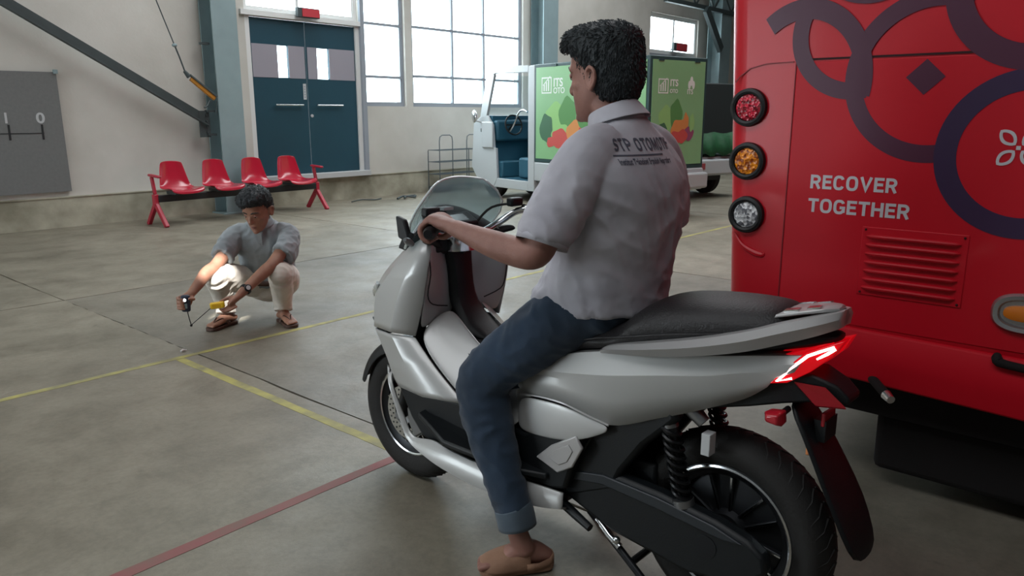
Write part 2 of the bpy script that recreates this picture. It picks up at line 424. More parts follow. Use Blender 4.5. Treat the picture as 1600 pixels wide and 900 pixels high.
for z in (-.15, -.08, .0, .08): G().cyl((-.02, -.012, z), (-.02, -.03, z), .013, n=6).obj('bolt', M_dsteel, t)
t = thing('cable_hoist', 'orange lever hoist on a steel cable hanging by the diagonal brace', 'hoist', (5.55, 10.18, 1.55))
M_orange = mat('orange_paint', '#b27a28', .5, vary=.2, vscale=20)
G().bar((-.02, 0, .05), (-.34, .0, .31), .05, .062).obj('hoist_body', M_orange, t, bevel=.01)
G().bar((.0, -.02, .075), (-.36, -.02, .355), .04, .025).obj('lever', M_dsteel, t, bevel=.006)
G().cyl((-.36, 0, .33), (-.42, 0, .40), .035, .02, n=10).obj('drum', M_dsteel, t, smooth=True)
G().tube([(-.41, 0, .39), (-.47, .0, .58), (-.52, 0, .72)], .011, 8).obj('lower_cable', M_dsteel, t, smooth=True)
G().ball((-.52, 0, .72), (.035, .03, .025)).obj('clamp', M_beam, t, smooth=True)
G().tube([(-.52, 0, .72), (-.75, .0, 1.38), (-1.15, 0, 2.6)], .008, 8).obj('upper_cable', M_dsteel, t, smooth=True)
G().tube([(-.1, 0, .02), (-.15, -.01, -.05), (-.19, -.01, -.07)], .012, 8).obj('hook', M_dsteel, t, smooth=True)
G().tube([(.0, 0, .02), (-.02, 0, -.15)], .006, 6).obj('loose_wire', M_dsteel, t, smooth=True)

# ------------------------------------------------------------ ceiling, far truss
g = G(); wall_with_holes(g, -6, 34, -8, 10.83, [], 0, .1)
g.v = [(v[0], v[2], 7.2+v[1]) for v in g.v]; g.obj('ceiling', mat('roof_sheet', '#777b7c', .8)).__setitem__('kind', 'structure')
M_right = mat('right_wall_paint', '#8a8c8b', .8)
g = G().b2((33.8, -8, 0), (34, 10.58, 7.2)).obj('wall_right', M_right); g['kind'] = 'structure'
g = G(); wall_with_holes(g, -8, 10.58, 0, 7.2, [(5.5, 9.5, 0, 3.4)], -6.2, -6.0)
g.v = [(v[1], v[0], v[2]) for v in g.v]; g.obj('wall_left', M_right).__setitem__('kind', 'structure')
g = G().b2((-6, -8.2, 0), (34, -8, 7.2)).obj('wall_front', M_right); g['kind'] = 'structure'
t = thing('roof_truss', 'dark steel lattice truss under the roof at the far top right', 'truss', (17.2, 10.0, 4.05))
G().b2((0, -.06, 0), (6, .06, .10)).obj('lower_chord', M_dsteel, t)
G().b2((0, -.06, .55), (6, .06, .65)).obj('upper_chord', M_dsteel, t)
for i in range(12):
    a = (i*.5, 0, .08 if i % 2 else .57); b = ((i+1)*.5, 0, .57 if i % 2 else .08); G().bar(a, b, .04, .04).obj('lattice_bar', M_dsteel, t)
t = thing('knee_brace', 'short dark brace from the far column up to the truss', 'brace', (20.02, 9.90, 3.1))
G().bar((0, 0, 0), (-.95, 0, .95), .1, .22).obj('bar', M_dsteel, t)
t = thing('wall_pipe', 'thin conduit fixed low along the rear wall', 'pipe', (0, YW-.06, .40))
# ------------------------------------------------------------ marked board on the wall
bpy.data.objects.remove(t)
t = thing('marked_board', 'large grey board with white figures and black tick marks on the left wall', 'board', (1.6, YW-.03, .45))
G().add([(0, -.03, 0), (2.10, -.03, .0), (2.085, -.03, 1.44), (0, -.03, 1.42), (0, .02, 0), (2.10, .02, .0), (2.085, .02, 1.44), (0, .02, 1.42)], [(0, 1, 2, 3), (7, 6, 5, 4), (0, 4, 5, 1), (1, 5, 6, 2), (2, 6, 7, 3), (3, 7, 4, 0)]).obj('panel', M_poster, t)
G().b2((.1, -.034, .712), (1.87, -.030, .722)).obj('scale_line', M_mark, t)
for x in (.78, 1.14, 1.50, 1.855): G().b2((x-.011, -.035, .64), (x+.011, -.030, .82)).obj('tick_mark', M_mark, t)
text_obj('figure', '0', .17, M_pale, t, basis((1.80, -.032, .84), (1, 0, 0), (0, 0, 1)), xs=1.15, bold=.004)
text_obj('figure', '1', .17, M_pale, t, basis((1.44, -.032, .84), (1, 0, 0), (0, 0, 1)), bold=.004)
G().b2((2.05, -.05, 1.42), (2.10, -.03, 1.47)).obj('fixing_clip', M_beam, t)

# ------------------------------------------------------------ red four-seat bench
M_seat = mat('glossy_red_plastic', '#b01c34', .22, coat=.5)
M_redm = mat('red_enamel', '#a82338', .35)
bt = thing('bench', 'row of four glossy red plastic seats on red legs against the rear wall', 'bench', (4.38, 9.80, 0), radians(1.5))
def seat_shell():
    # profile from front lip over the pan up the backrest, in (y, z); y- is front
    prof = [(-.24, .395), (-.235, .43), (-.20, .445), (-.10, .435), (.02, .425), (.10, .44), (.155, .50), (.185, .60), (.205, .70), (.215, .78), (.212, .80)]
    W = [.215, .222, .228, .230, .228, .222, .205, .185, .165, .150, .14]
    R = []
    for (y, z), w in zip(prof, W):
        row = []
        for k in range(11):
            u = -1+2*k/10; e = abs(u)**3
            lift = .035*e*(1 if z < .5 else .3); fwd = -.045*e if z > .48 else 0
            row.append((u*w, y+fwd, z+lift*(1 if z < .5 else 0)-(.02*e if z > .75 else 0)))
        R.append(row)
    return G().rings(R, False, False)
for i in range(4):
    x = .36+i*.585
    so = seat_shell().obj('seat', M_seat, bt, smooth=True, subd=2, solid=.012, angle=180); so.location = (x, 0, 0)
    for q in (-.12, .08): b_ = G().b2((q, -.12, .385), (q+.04, .12, .42)).obj('seat_bracket', M_dsteel, bt); b_.location = (x, 0, 0)
G().b2((.05, -.05, .30), (2.46, .05, .385)).obj('beam', mat('black_beam', '#11171a', .5), bt, bevel=.005)
for x, s in ((.03, -1), (2.50, 1)):
    l = G().bar((x, .02, .31), (x, -.24, .0), .055, .05, (1, 0, 0)).bar((x, -.02, .31), (x, .24, .0), .055, .05, (1, 0, 0)); l.bar((x, 0, .25), (x, 0, .40), .07, .06, (1, 0, 0))
    l.obj('leg', M_redm, bt, bevel=.008)
    G().bar((x, .0, .40), (x, .05, .62), .045, .035, (1, 0, 0)).obj('armrest_post', M_redm, bt, bevel=.006)
    G().bar((x, .10, .64), (x, -.16, .625), .055, .03).obj('armrest', M_redm, bt, bevel=.01)

# ------------------------------------------------------------ wire rack
t = thing('wire_rack', 'four-tier thin metal wire rack standing by the rear wall', 'rack', (9.72, 10.14, 0))
M_wire = mat('wire_metal', '#565f63', .4, metal=.6)
for y in (0, .34):
    for x in (0, 1.06):
        s = 1 if x == 0 else -1
        pass
for x0, x1 in ((0, .33), (.70, 1.06)):
    for y in (0,):
        G().tube([(x0, y, 0), (x0, y, .92), (x0+.015, y, 1.0), (x0+.07, y, 1.03), (x1-.07, y, 1.03), (x1-.015, y, 1.0), (x1, y, .92), (x1, y, 0)], .009, 8).obj('hoop_post', M_wire, t, smooth=True)
for x in (0, 1.06): G().cyl((x, .30, 0), (x, .30, .75), .009, n=8).obj('rear_post', M_wire, t, smooth=True)
for z in (.10, .33, .55, .76):
    sh = G().tube([(0, 0, z), (1.06, 0, z), (1.06, .3, z), (0, .3, z)], .006, 6, closed=True)
    for i in range(1, 12): sh.cyl((0, .3*i/12, z), (1.06, .3*i/12, z), .0028, n=5)
    for i in range(1, 8): sh.cyl((1.06*i/8, 0, z), (1.06*i/8, .3, z), .0028, n=5)
    sh.obj('shelf', M_wire, t)
G().b2((0, .1, .02), (.4, .3, .09)).obj('bottom_tray', M_dsteel, t)

# bits lying on the floor by the wall
def scrap(name, loc, lab, pts, r):
    o = G().tube(pts, r, 6, sub=3).obj(name, M_dsteel, smooth=True); o.location = loc; tag(o, lab, 'cable'); return o
scrap('cable_offcut', (8.05, 10.1, .012), 'dark cable offcut on the floor right of the bench', [(-.35, 0, 0), (-.1, .06, .01), (.1, -.03, 0), (.3, .05, .0)], .010)
scrap('crumpled_strap', (8.65, 9.85, .02), 'crumpled dark strap on the floor left of the wire rack', [(-.2, 0, 0), (0, .08, .02), (.12, -.05, .01), (.25, .06, .015), (.1, .1, .01), (-.1, -.06, .01)], .018)
o = G().tube([(0, 0, 0), (.02, .006, .003), (.035, -.004, .0)], [.006, .008, .004], 6).obj('paper_scrap', M_white); o.location = (2.02, 4.36, .008); tag(o, 'tiny white paper scrap beside the yellow stripe', 'litter')
# ------------------------------------------------------------ red bus (rear), local x points into the bus, local y = world Y
M_bus = mat('bus_red', '#c00a20', .42, coat=.14, spec=.3)
M_busdark = mat('batik_print', '#4a1734', .38, coat=.2)
M_batik_navy = mat('batik_navy_print', '#2f1640', .35, coat=.4)
M_gap = mat('panel_gap', '#2c0408', .8)
M_under = mat('underbody', '#0b0708', .9)
bus = thing('bus', 'bright red bus seen from behind with round lamps and batik rings', 'bus', (2.8, 0, 0))
def bus_slice(z, dx, yl, yr=-1.15, L=7.5, r=.10):
    pts = []
    for k in range(7):
        a = pi/2*k/6; pts.append((dx+r-r*cos(a), yl-r+r*sin(a), z))
    pts = [(dx, yr+r, z), (dx, (yr+yl)/2, z)]+pts+[(dx+L, yl, z), (dx+L, yr, z), (dx+r, yr, z)]
    return pts
def bus_y(z): return 1.318+(z-.7)*.055
G().rings([bus_slice(z, dx, bus_y(z)) for z, dx in ((.60, .012), (.64, .0), (.9, 0), (1.3, 0), (1.8, .0), (2.3, .01), (2.8, .04), (3.05, .14))]).obj('body', M_bus, bus, smooth=True, angle=35)
def bump_slice(z, dx, r=.22):
    return [(p[0], p[1], z+max(0, (p[1]-.75))*.12*(1 if z < .55 else .5)) for p in bus_slice(z, dx, 1.325, r=r)]
G().rings([bump_slice(z, dx) for z, dx in ((.420, .02), (.428, -.024), (.50, -.032), (.560, -.032), (.622, -.008), (.635, .03))]).obj('bumper', mat('bumper_red', '#c00a20', .55, spec=.2), bus, smooth=True, angle=30, bevel=.006)
G().b2((.10, -.95, .30), (7.4, 1.15, .60)).obj('underbody', M_under, bus)
G().b2((.14, -1.0, .07), (1.3, .74, .31)).obj('under_bus_shade', M_under, bus, bevel=.03)  # dark block added to stand for the shade under the bus
G().tube([(.20, .80, .50), (.0, .74, .475), (-.10, .655, .452)], .016, 12).obj('tow_bar', M_under, bus, smooth=True)
G().tube([(-.10, .655, .452), (-.125, .632, .446)], [.018, .014], 12).obj('chrome_tip', M_chrome, bus, smooth=True)
for x, y in ((1.9, 1.02), (1.9, -.95), (5.6, 1.02), (5.6, -.95)):
    G().lathe([(.0, -.12), (.25, -.12), (.28, -.1), (.43, -.10), (.46, -.06), (.46, .06), (.43, .10), (.28, .10), (.25, .12), (0, .12)], (x, y, .46), (0, 1, 0), 28).obj('wheel', M_rubber, bus, smooth=True)
G().b2((-.0035, -.75, 1.567), (.002, 1.09, 1.574)).obj('panel_gap', M_gap, bus)
hat = G().b2((-.003, -.75, .648), (.002, 1.088, 1.563)).obj('engine_hatch', M_bus, bus, bevel=.0025)
G().b2((-.0032, 1.089, .66), (.0015, 1.0925, 1.56)).obj('hatch_gap', mat('soft_gap', '#7a0a18', .6), bus)
# raised shield around the lamp column
g = G()
pts = [(1.315, 1.50), (1.30, 1.52), (1.26, 1.548), (1.20, 1.562), (1.10, 1.565)]
for a, b in zip(pts[:-1], pts[1:]): g.bar((-.001, a[0], a[1]), (-.001, b[0], b[1]), .004, .005, (1, 0, 0))
g.obj('lamp_surround_crease', mat('crease_red', '#8c0a1c', .5), bus, smooth=True)
g = G().tube([(.006, 1.285, .935), (.0, 1.25, .893), (.0, 1.20, .868), (.001, 1.165, .862), (.002, 1.16, .872)], [.003, .008, .012, .010, .003], 8, sub=4).obj('reflection_crescent', M_bus, bus, smooth=True)  # thin raised sliver standing in for a crescent reflection below the lamps
# round lamps
def lens(name, color, c2, z, y):
    m = bpy.data.materials.new(name); m.use_nodes = True; nt = m.node_tree; b = nt.nodes['Principled BSDF']
    v = nt.nodes.new('ShaderNodeTexVoronoi'); v.inputs['Scale'].default_value = 95; tc = nt.nodes.new('ShaderNodeTexCoord'); nt.links.new(tc.outputs['Object'], v.inputs['Vector'])
    r = nt.nodes.new('ShaderNodeValToRGB'); r.color_ramp.elements[0].color = (*lin(color), 1); r.color_ramp.elements[1].color = (*lin(c2), 1); r.color_ramp.elements[0].position = .3; r.color_ramp.elements[1].position = .75
    nt.links.new(v.outputs['Color'], r.inputs['Fac']); nt.links.new(r.outputs['Color'], b.inputs['Base Color']); b.inputs['Roughness'].default_value = .2
    bp = nt.nodes.new('ShaderNodeBump'); bp.inputs['Strength'].default_value = .9; bp.inputs['Distance'].default_value = .004
    nt.links.new(v.outputs['Distance'], bp.inputs['Height']); nt.links.new(bp.outputs[0], b.inputs['Normal'])
    ring = G().lathe([(.050, -.016), (.058, -.020), (.068, -.016), (.071, .002), (.050, .002)], (0, y, z), (1, 0, 0), 40, close=True)
    lo = ring.obj('round_lamp', M_black, bus, smooth=True)
    G().lathe([(.0, -.018), (.025, -.017), (.048, -.010), (.051, .0), (0, .0)], (0, y, z), (1, 0, 0), 36).obj('lens', m, lo, smooth=True)
    return lo
lens('red_reflector', '#6e0716', '#e03048', 1.408, 1.256)['label'] = 'red round lamp'
lens('amber_reflector', '#8a3a04', '#ff9a20', 1.211, 1.248)['label'] = 'amber round lamp'
lens('clear_reflector', '#6d7076', '#f2f4f6', 1.010, 1.238)['label'] = 'clear round lamp'
# batik rings printed on the rear
def arc_poly(cy, cz, r0, r1, a0, a1, n=72, ylim=(-.7, 1.30), zmax=2.7, asp=1.0):
    g = G()
    for i in range(n):
        t0 = radians(a0+(a1-a0)*i/n); t1 = radians(a0+(a1-a0)*(i+1)/n)
        q = [(cy-r*cos(t)*asp, cz+r*sin(t)) for r, t in ((r0, t0), (r1, t0), (r1, t1), (r0, t1))]
        if any(p[0] < ylim[0] or p[0] > ylim[1] or p[1] > zmax for p in q): continue
        yield q
def decal(name, polys, m, x=-.0042):
    g = G(); 
    for q in polys: g.add([(x, y, z) for y, z in q], [tuple(range(len(q)))])
    return g.obj(name, m, bus)
def circ(*a, **k): return list(arc_poly(*a, **k))
M_print = M_busdark
decal('batik_ring', circ(.645, 1.50, .215, .272, 68, 290), M_print, -.0042)
decal('batik_ring', circ(.361, 1.263, .192, .257, 0, 360), M_batik_navy, -.0046)
decal('batik_ring', circ(.892, 1.65, .162, .218, 150, 283), M_print, -.0044)
decal('batik_ring', circ(1.066, 1.498, .208, .276, -12, 128, asp=.86, ylim=(-1, 1.33)), M_print, -.0048)
decal('batik_ring', circ(.375, 1.775, .19, .265, 0, 360), M_print, -.0050)
decal('batik_ring', circ(.86, 1.95, .14, .21, 0, 360), M_print, -.0043)
decal('batik_diamond', [[(.668+.058, 1.500), (.668, 1.500+.056), (.668-.058, 1.5), (.668, 1.5-.056)]], M_print, -.0047)
# flower emblem
M_grey = mat('light_grey_print', '#c3c1c6', .5)
g = G(); cy, cz = .388, 1.283
for k in range(4):
    a = radians(45+90*k); d = Vector((cos(a), sin(a))); n_ = Vector((-d.y, d.x)); out = []; inn = []
    for j in range(13):
        t = j/12; w = .021*sin(pi*t)**.7; out.append((d*(.012+.062*t), w)); inn.append((d*(.022+.042*t), w*.55))
    lp = [c+n_*w for c, w in out]+[c-n_*w for c, w in out[::-1]]; li = [c+n_*w for c, w in inn]+[c-n_*w for c, w in inn[::-1]]
    N = len(lp)
    for j in range(N):
        k2 = (j+1) % N
        g.add([(-.0054, cy-p.x, cz+p.y) for p in (lp[j], lp[k2], li[k2], li[j])], [(0, 1, 2, 3)])
g.add([(-.0054, cy-a, cz+b) for a, b in ((-.006, -.006), (.006, -.006), (.006, .006), (-.006, .006))], [(0, 1, 2, 3)])
g.obj('flower_emblem', M_grey, bus)
TB = lambda y, z: basis((-.0040, y, z), (0, -1, 0), (0, 0, 1))
block_text('lettering', 'RECOVER', .049, M_grey, bus, TB(1.005, 1.124), .290)
block_text('lettering', 'TOGETHER', .049, M_grey, bus, TB(1.007, 1.040), .338)
# louvred vent
lp = G().b2((-.007, .485, .765), (-.002, .812, 1.005)).obj('vent_panel', M_bus, bus, bevel=.003)
for i in range(7):
    z = .985-.030*i-.012
    G().tube([(-.008, .795, z), (-.014, .78, z), (-.014, .52, z), (-.008, .505, z)], [.003, .0075, .0075, .003], 8).obj('louvre', M_bus, lp, smooth=True)
for y, z in ((.80, .995), (.497, .995), (.80, .775), (.497, .775)): G().ball((-.008, y, z), .004).obj('screw', M_gap, lp, smooth=True)
# fog lamp and handle at the frame edge
M_amb = mat('amber_lens', '#d0741c', .25, coat=.5)
def oval(a, b, x0, x1, n=36, cy=.295, cz=.775, p=2.6):
    out = []
    for k in range(n):
        t = 2*pi*k/n; c, s_ = cos(t), sin(t)
        out.append((cy-a*abs(c)**(2/p)*(1 if c > 0 else -1), cz+b*abs(s_)**(2/p)*(1 if s_ > 0 else -1)))
    return out
def oval_rings(g, L):
    return g.rings([[(x, p[0], p[1]) for p in oval(a, b, 0, 0)] for a, b, x in L])
fo = oval_rings(G(), [(.105, .065, .0), (.105, .065, -.010), (.098, .058, -.020), (.085, .046, -.018), (.08, .04, -.006)]).obj('fog_lamp', mat('brushed_silver', '#aeb0b4', .25, metal=.8), bus, smooth=True)
oval_rings(G(), [(.072, .026, -.006), (.070, .024, -.018), (.05, .015, -.022)]).obj('lens', M_amb, fo, smooth=True)
G().tube([(-.006, .365, .628), (-.03, .36, .622), (-.034, .33, .612), (-.034, .10, .600), (-.006, .08, .60)], [.013, .016, .014, .012, .012], 10, sub=3).obj('grab_handle', M_under, bus, smooth=True)

# ------------------------------------------------------------ green and white cargo van; local x forward, y to its left
M_vwhite = mat('van_white', '#b3b9bb', .4, coat=.2)
M_vgreen = mat('van_green_print', '#86b884', .45, vary=.06, vscale=1.5)
M_vframe = mat('dark_box_frame', '#2b4647', .5)
M_vteal = mat('cab_interior_teal', '#1f5468', .6, vary=.1, vscale=3)
van = thing('cargo_van', 'small white electric van with a green vegetable-printed cargo box', 'van', (8.96, 5.4, 0), radians(77))
YR = -1.12
def side(poly, y0, y1): return G().prism(poly, lambda a, b, t: (a, t, b), y0, y1)
# chassis skirt
G().b2((-.02, YR, .36), (2.44, 0, .66)).obj('skirt', M_vwhite, van, bevel=.02)
G().b2((2.44, YR+.03, .19), (3.5, -.02, .34)).obj('floor_pan', M_vwhite, van, bevel=.015)
rb = G().b2((-.10, YR-.02, .38), (.03, .02, .60)).obj('rear_bumper', M_vwhite, van, bevel=.03)
G().b2((-.106, -.30, .46), (-.098, -.06, .53)).obj('bumper_plate', M_pale, rb)
G().b2((.35, .0, .50), (.75, .004, .53)).obj('side_marking', M_pale, van)
bx = G().b2((.0, YR, .66), (2.44, 0, 2.14)).obj('cargo_box', M_vframe, van, bevel=.012)
G().b2((.05, -.002, .72), (2.39, .006, 2.09)).obj('side_print', M_vgreen, bx)
G().b2((-.006, YR+.05, .72), (.002, -.05, 2.09)).obj('rear_print', M_vgreen, bx)
for x in (.35, 1.95): G().b2((x-.05, -.01, 2.09), (x+.05, .012, 2.13)).obj('catch', M_vframe, bx)
for y in (-.2, -.9): G().b2((-.014, y-.05, 2.075), (0, y+.05, 2.11)).obj('hinge', M_vframe, bx)
M_cab = [mat('cabbage_print', '#8fc277', .6), mat('beet_print', '#3f6b4d', .6), mat('tomato_print', '#c4504a', .6), mat('carrot_print', '#d08a4c', .6), mat('leaf_print', '#578f50', .6), mat('plum_print', '#8e4a6a', .6)]
random.seed(3)
def blob(cx, cz, rx, rz, mi, k, mp, name, par, wob=.12, ph=0):
    n = 22; poly = [(cx+rx*cos(2*pi*i/n)*(1+wob*sin(3*2*pi*i/n+ph)), cz+rz*sin(2*pi*i/n)*(1+wob*cos(4*2*pi*i/n+ph))) for i in range(n)]
    g = G(); g.add([mp(a, b, .0068+k*.0006) for a, b in poly], [tuple(range(n))]); g.obj(name, M_cab[mi], par)
sp = lambda a, b, k: (a, k, b)
rp = lambda a, b, k: (-k, -a, b)
for L, mp in (([(1.90, 1.32, .25, .24, 0), (1.62, 1.38, .2, .26, 4), (2.12, 1.18, .16, .22, 1), (1.78, 1.12, .22, .14, 0), (2.02, .98, .09, .08, 2), (1.80, 1.04, .20, .14, 2), (1.45, 1.10, .2, .2, 3), (1.15, 1.15, .2, .16, 2), (1.25, 1.35, .14, .2, 4), (.9, 1.1, .16, .16, 5), (1.0, 1.3, .14, .18, 3)], sp),
                 ([(.33, 1.33, .14, .17, 0), (.52, 1.38, .12, .20, 4), (.27, 1.20, .08, .08, 1), (.60, 1.20, .17, .13, 3), (.53, 1.09, .13, .08, 2), (.72, 1.24, .06, .17, 3), (.78, 1.13, .11, .09, 5), (.66, 1.10, .10, .09, 2), (.84, 1.28, .05, .12, 0)], rp)):
    for i, (a, b, c_, d, mi) in enumerate(L): blob(a, b, c_, d, mi, i, mp, 'vegetable_print', bx, ph=i)
def logo(mp, x, z, s, par):
    g = G()
    def q(a, b, c, d): g.add([mp(x+p*s, z+r*s, .0078) for p, r in ((a, b), (c, b), (c, d), (a, d))], [(0, 1, 2, 3)])
    q(0, 0, 1, .08); q(0, .92, 1, 1); q(0, .08, .08, .92); q(.92, .08, 1, .92)
    for i in range(3): q(.2+.22*i, .15, .32+.22*i, .55+.15*i)
    g.add([mp(x+p*s, z+r*s, .0079) for p, r in ((.1, .5), (.2, .5), (.9, 1.05), (.8, 1.05))], [(0, 1, 2, 3)])
    g.obj('logo', M_pale, par)
M_keep = M_pale; M_pale = mat('white_print', '#e2e8e2', .6)
logo(lambda a, b, k: (2.25-a, k, b), 0, 1.70, .24, bx)
text_obj('lettering', 'ITS', .17, M_pale, bx, basis((1.97, .0075, 1.80), (-1, 0, 0), (0, 0, 1)), ext=.0005, bold=.004)
text_obj('lettering', 'OTO', .12, M_pale, bx, basis((1.97, .0075, 1.70), (-1, 0, 0), (0, 0, 1)), ext=.0005, bold=.002)
logo(rp, .16, 1.66, .19, bx)
text_obj('lettering', 'ITS', .12, M_pale, bx, basis((-.008, -.38, 1.76), (0, -1, 0), (0, 0, 1)), ext=.0005, bold=.003)
text_obj('lettering', 'OTO', .07, M_pale, bx, basis((-.008, -.38, 1.67), (0, -1, 0), (0, 0, 1)), ext=.0005, bold=.001)
g = G()
for dx, dz, r in ((0, 0, .045), (-.04, -.05, .04), (.04, -.05, .04)):
    g.add([rp(.80+dx+r*.7*cos(2*pi*i/12), 1.83+dz+r*1.4*sin(2*pi*i/12), .008+r*.01) for i in range(12)], [tuple(range(12))])
g.obj('leaf_logo', M_pale, bx)
text_obj('lettering', 'ITS', .09, M_pale, bx, basis((-.008, -.72, 1.66), (0, -1, 0), (0, 0, 1)), ext=.0005, bold=.002)
M_pale = M_keep
# cab: strips around the door opening on both sides
def cab_side(y0, y1):
    g = G(); f = lambda a, b, t: (a, t, b)
    g.prism([(2.44, .19), (2.60, .19), (2.60, 2.12), (2.44, 2.14)], f, y0, y1)              # rear post
    g.prism([(2.60, 2.03), (3.50, 2.05), (3.60, 2.02), (3.67, 2.08), (3.60, 2.13), (3.42, 2.16), (2.60, 2.14)], f, y0, y1)
    g.prism([(3.53, 2.03), (3.76, 1.37), (3.96, 1.35), (3.74, 2.09)], f, y0, y1)            # windscreen post
    g.prism([(2.60, .19), (3.56, .19), (3.46, .34), (2.60, .34)], f, y0, y1)                # sill
    g.prism([(3.46, .34), (3.56, .19), (4.0, .22), (4.24, .50), (4.16, 1.24), (3.94, 1.36), (3.76, 1.38), (3.60, 1.22), (3.56, .84), (3.50, .84)], f, y0, y1)
    return g
cab_side(-.05, .0).obj('cab_side', M_vwhite, van, bevel=.008)
g = cab_side(YR, YR+.05).obj('cab_side', M_vwhite, van, bevel=.008)
G().prism([(3.60, 2.00), (3.84, 1.38), (3.94, 1.36), (3.67, 2.09), (3.60, 2.13), (2.46, 2.15), (2.46, 2.10), (3.56, 2.08)], lambda a, b, t: (a, t, b), YR+.05, -.05).obj('roof', M_vwhite, van)
bpy.data.objects.remove(scene.objects['roof'])
G().b2((2.46, YR+.05, 2.09), (3.60, -.05, 2.14)).obj('roof', M_vwhite, van, bevel=.02)
G().prism([(3.80, .30), (4.0, .22), (4.24, .50), (4.16, 1.24), (3.94, 1.36), (3.80, 1.38)], lambda a, b, t: (a, t, b), YR+.051, -.051).obj('nose', M_vwhite, van, bevel=.02)
G().prism([(3.66, 2.04), (3.70, 2.04), (3.92, 1.38), (3.88, 1.38)], lambda a, b, t: (a, t, b), YR+.06, -.06).obj('windscreen', M_glass, van)
G().b2((2.62, YR+.052, .34), (3.78, YR+.08, 1.37)).obj('door_lining', M_vteal, van)
G().b2((3.66, YR+.081, .345), (3.79, -.06, 1.37)).obj('nose_lining', M_vteal, van)
G().b2((3.38, YR+.081, .352), (3.655, -.06, .62)).obj('wheel_housing', M_vteal, van, bevel=.02)
G().b2((2.62, YR+.081, .341), (3.655, -.055, .352)).obj('floor_mat', M_vteal, van)
G().prism([(2.60, 1.38), (2.78, 1.38), (2.62, 2.02), (2.60, 2.02)], lambda a, b, t: (a, t, b), YR+.05, YR+.08).obj('rear_lining', M_vteal, van)
G().b2((2.605, YR+.09, .36), (2.64, -.06, 1.45)).obj('bulkhead', M_vteal, van)
G().b2((2.65, YR+.10, .36), (3.05, -.14, .70)).obj('seat_base', M_vteal, van, bevel=.04)
G().b2((2.65, YR+.12, .70), (2.80, -.16, 1.32)).obj('seat_back', M_vteal, van, bevel=.05)
G().b2((3.55, YR+.09, .95), (3.80, -.07, 1.30)).obj('dashboard', M_vteal, van, bevel=.04)
sw = G().tube([(3.42+.06*cos(a)*.6, -.32+.17*sin(a), 1.22+.16*cos(a)) for a in np.linspace(0, 2*pi, 25)[:-1]], .014, 8, closed=True)
sw.cyl((3.44, -.32, 1.22), (3.62, -.32, 1.10), .02); sw.bar((3.42, -.48, 1.22), (3.42, -.16, 1.22), .02, .03)
sw.obj('steering_wheel', M_black, van, smooth=True)
G().tube([(3.28, -.15, 1.12), (3.12, -.12, 1.25), (2.98, -.10, 1.42), (2.86, -.1, 1.46), (2.75, -.10, 1.43)], .014, 8, sub=3).obj('grab_bar', M_chrome, van, smooth=True)
mr = G().ball((3.98, .10, 1.36), (.07, .035, .11), 14, 10).obj('door_mirror', M_chrome, van, smooth=True)
G().cyl((3.9, .0, 1.26), (3.97, .09, 1.29), .015).obj('mirror_arm', M_vwhite, mr)
G().b2((3.85, .001, 1.10), (3.93, .01, 1.16)).obj('side_indicator', M_dsteel, van)
G().b2((3.55, .001, .84), (3.88, .03, 1.27)).obj('fender_panel', M_vwhite, van, bevel=.012)
for x, y in ((3.70, -.16), (3.70, YR+.16), (.75, -.16), (.75, YR+.16)):
    w = G().lathe([(.15, -.07), (.16, -.085), (.25, -.08), (.27, -.05), (.27, .05), (.25, .08), (.16, .085), (.15, .07)], (x, y, .27), (0, 1, 0), 28, close=True).obj('wheel', M_rubber, van, smooth=True)
    G().lathe([(0, -.05), (.06, -.06), (.07, -.03), (.15, -.05), (.15, .05), (.07, .03), (.06, .06), (0, .05)], (x, y, .27), (0, 1, 0), 20).obj('hub', M_beam, w, smooth=True)
G().b2((.1, YR+.2, .28), (2.6, -.2, .40)).obj('chassis_rail', M_black, van)

# ------------------------------------------------------------ pickup behind the van
M_tarp = mat('green_tarpaulin', '#1e5a35', .6, vary=.35, vscale=7, bump=.6, bscale=9)
pk = thing('pickup', 'white pickup with a dark box and green tarpaulin, half hidden by the bus', 'truck', (11.15, 6.35, 0), radians(74))
PW = -1.7
G().b2((-.05, PW, .38), (4.1, .1, .70)).obj('lower_body', M_vwhite, pk, bevel=.03)
G().b2((-.14, PW-.03, .40), (-.0, .12, .66)).obj('rear_bumper', M_vwhite, pk, bevel=.03)
G().b2((-.146, -.75, .50), (-.138, -.40, .60)).obj('reflector', mat('dull_red_lens', '#9a4a50', .4), pk)
G().b2((-.146, -.18, .48), (-.138, .03, .58)).obj('bumper_plate', M_pale, pk)
tv = G(); random.seed(9); NX, NY = 22, 26; R = []
for i in range(NX):
    row = []
    for j in range(NY):
        u = j/(NY-1); v = i/(NX-1); y = .12+(PW-.24)*u; x = -.10+1.6*v
        e = max(0, 1-min(u, 1-u)*12); ex = max(0, 1-v*10)
        z = 1.10+.03*noise.noise((x*4, y*4, 1))-.36*max(e, ex)+.03*sin(y*22)*max(e, ex)
        row.append((x-.03*ex*sin(y*18), y, z))
    R.append(row)
tv.rings(R, False, False).obj('tarpaulin', M_tarp, pk, smooth=True, solid=.01, angle=180)
G().b2((.05, PW+.12, 1.0), (1.5, -.12, 1.90)).obj('load_box', mat('black_load_box', '#1d2627', .7), pk, bevel=.02)
G().b2((1.75, PW+.05, .70), (3.3, .05, 1.25)).obj('cab_body', M_vwhite, pk, bevel=.04)
for y in (-.02, PW+.1):
    G().tube([(1.8, y, 1.22), (1.86, y, 1.95), (1.95, y, 2.16), (2.15, y, 2.24), (2.8, y, 2.24), (3.1, y, 1.9), (3.35, y, 1.25)], .05, 10, sub=3).obj('cab_frame', M_vwhite, pk, smooth=True)
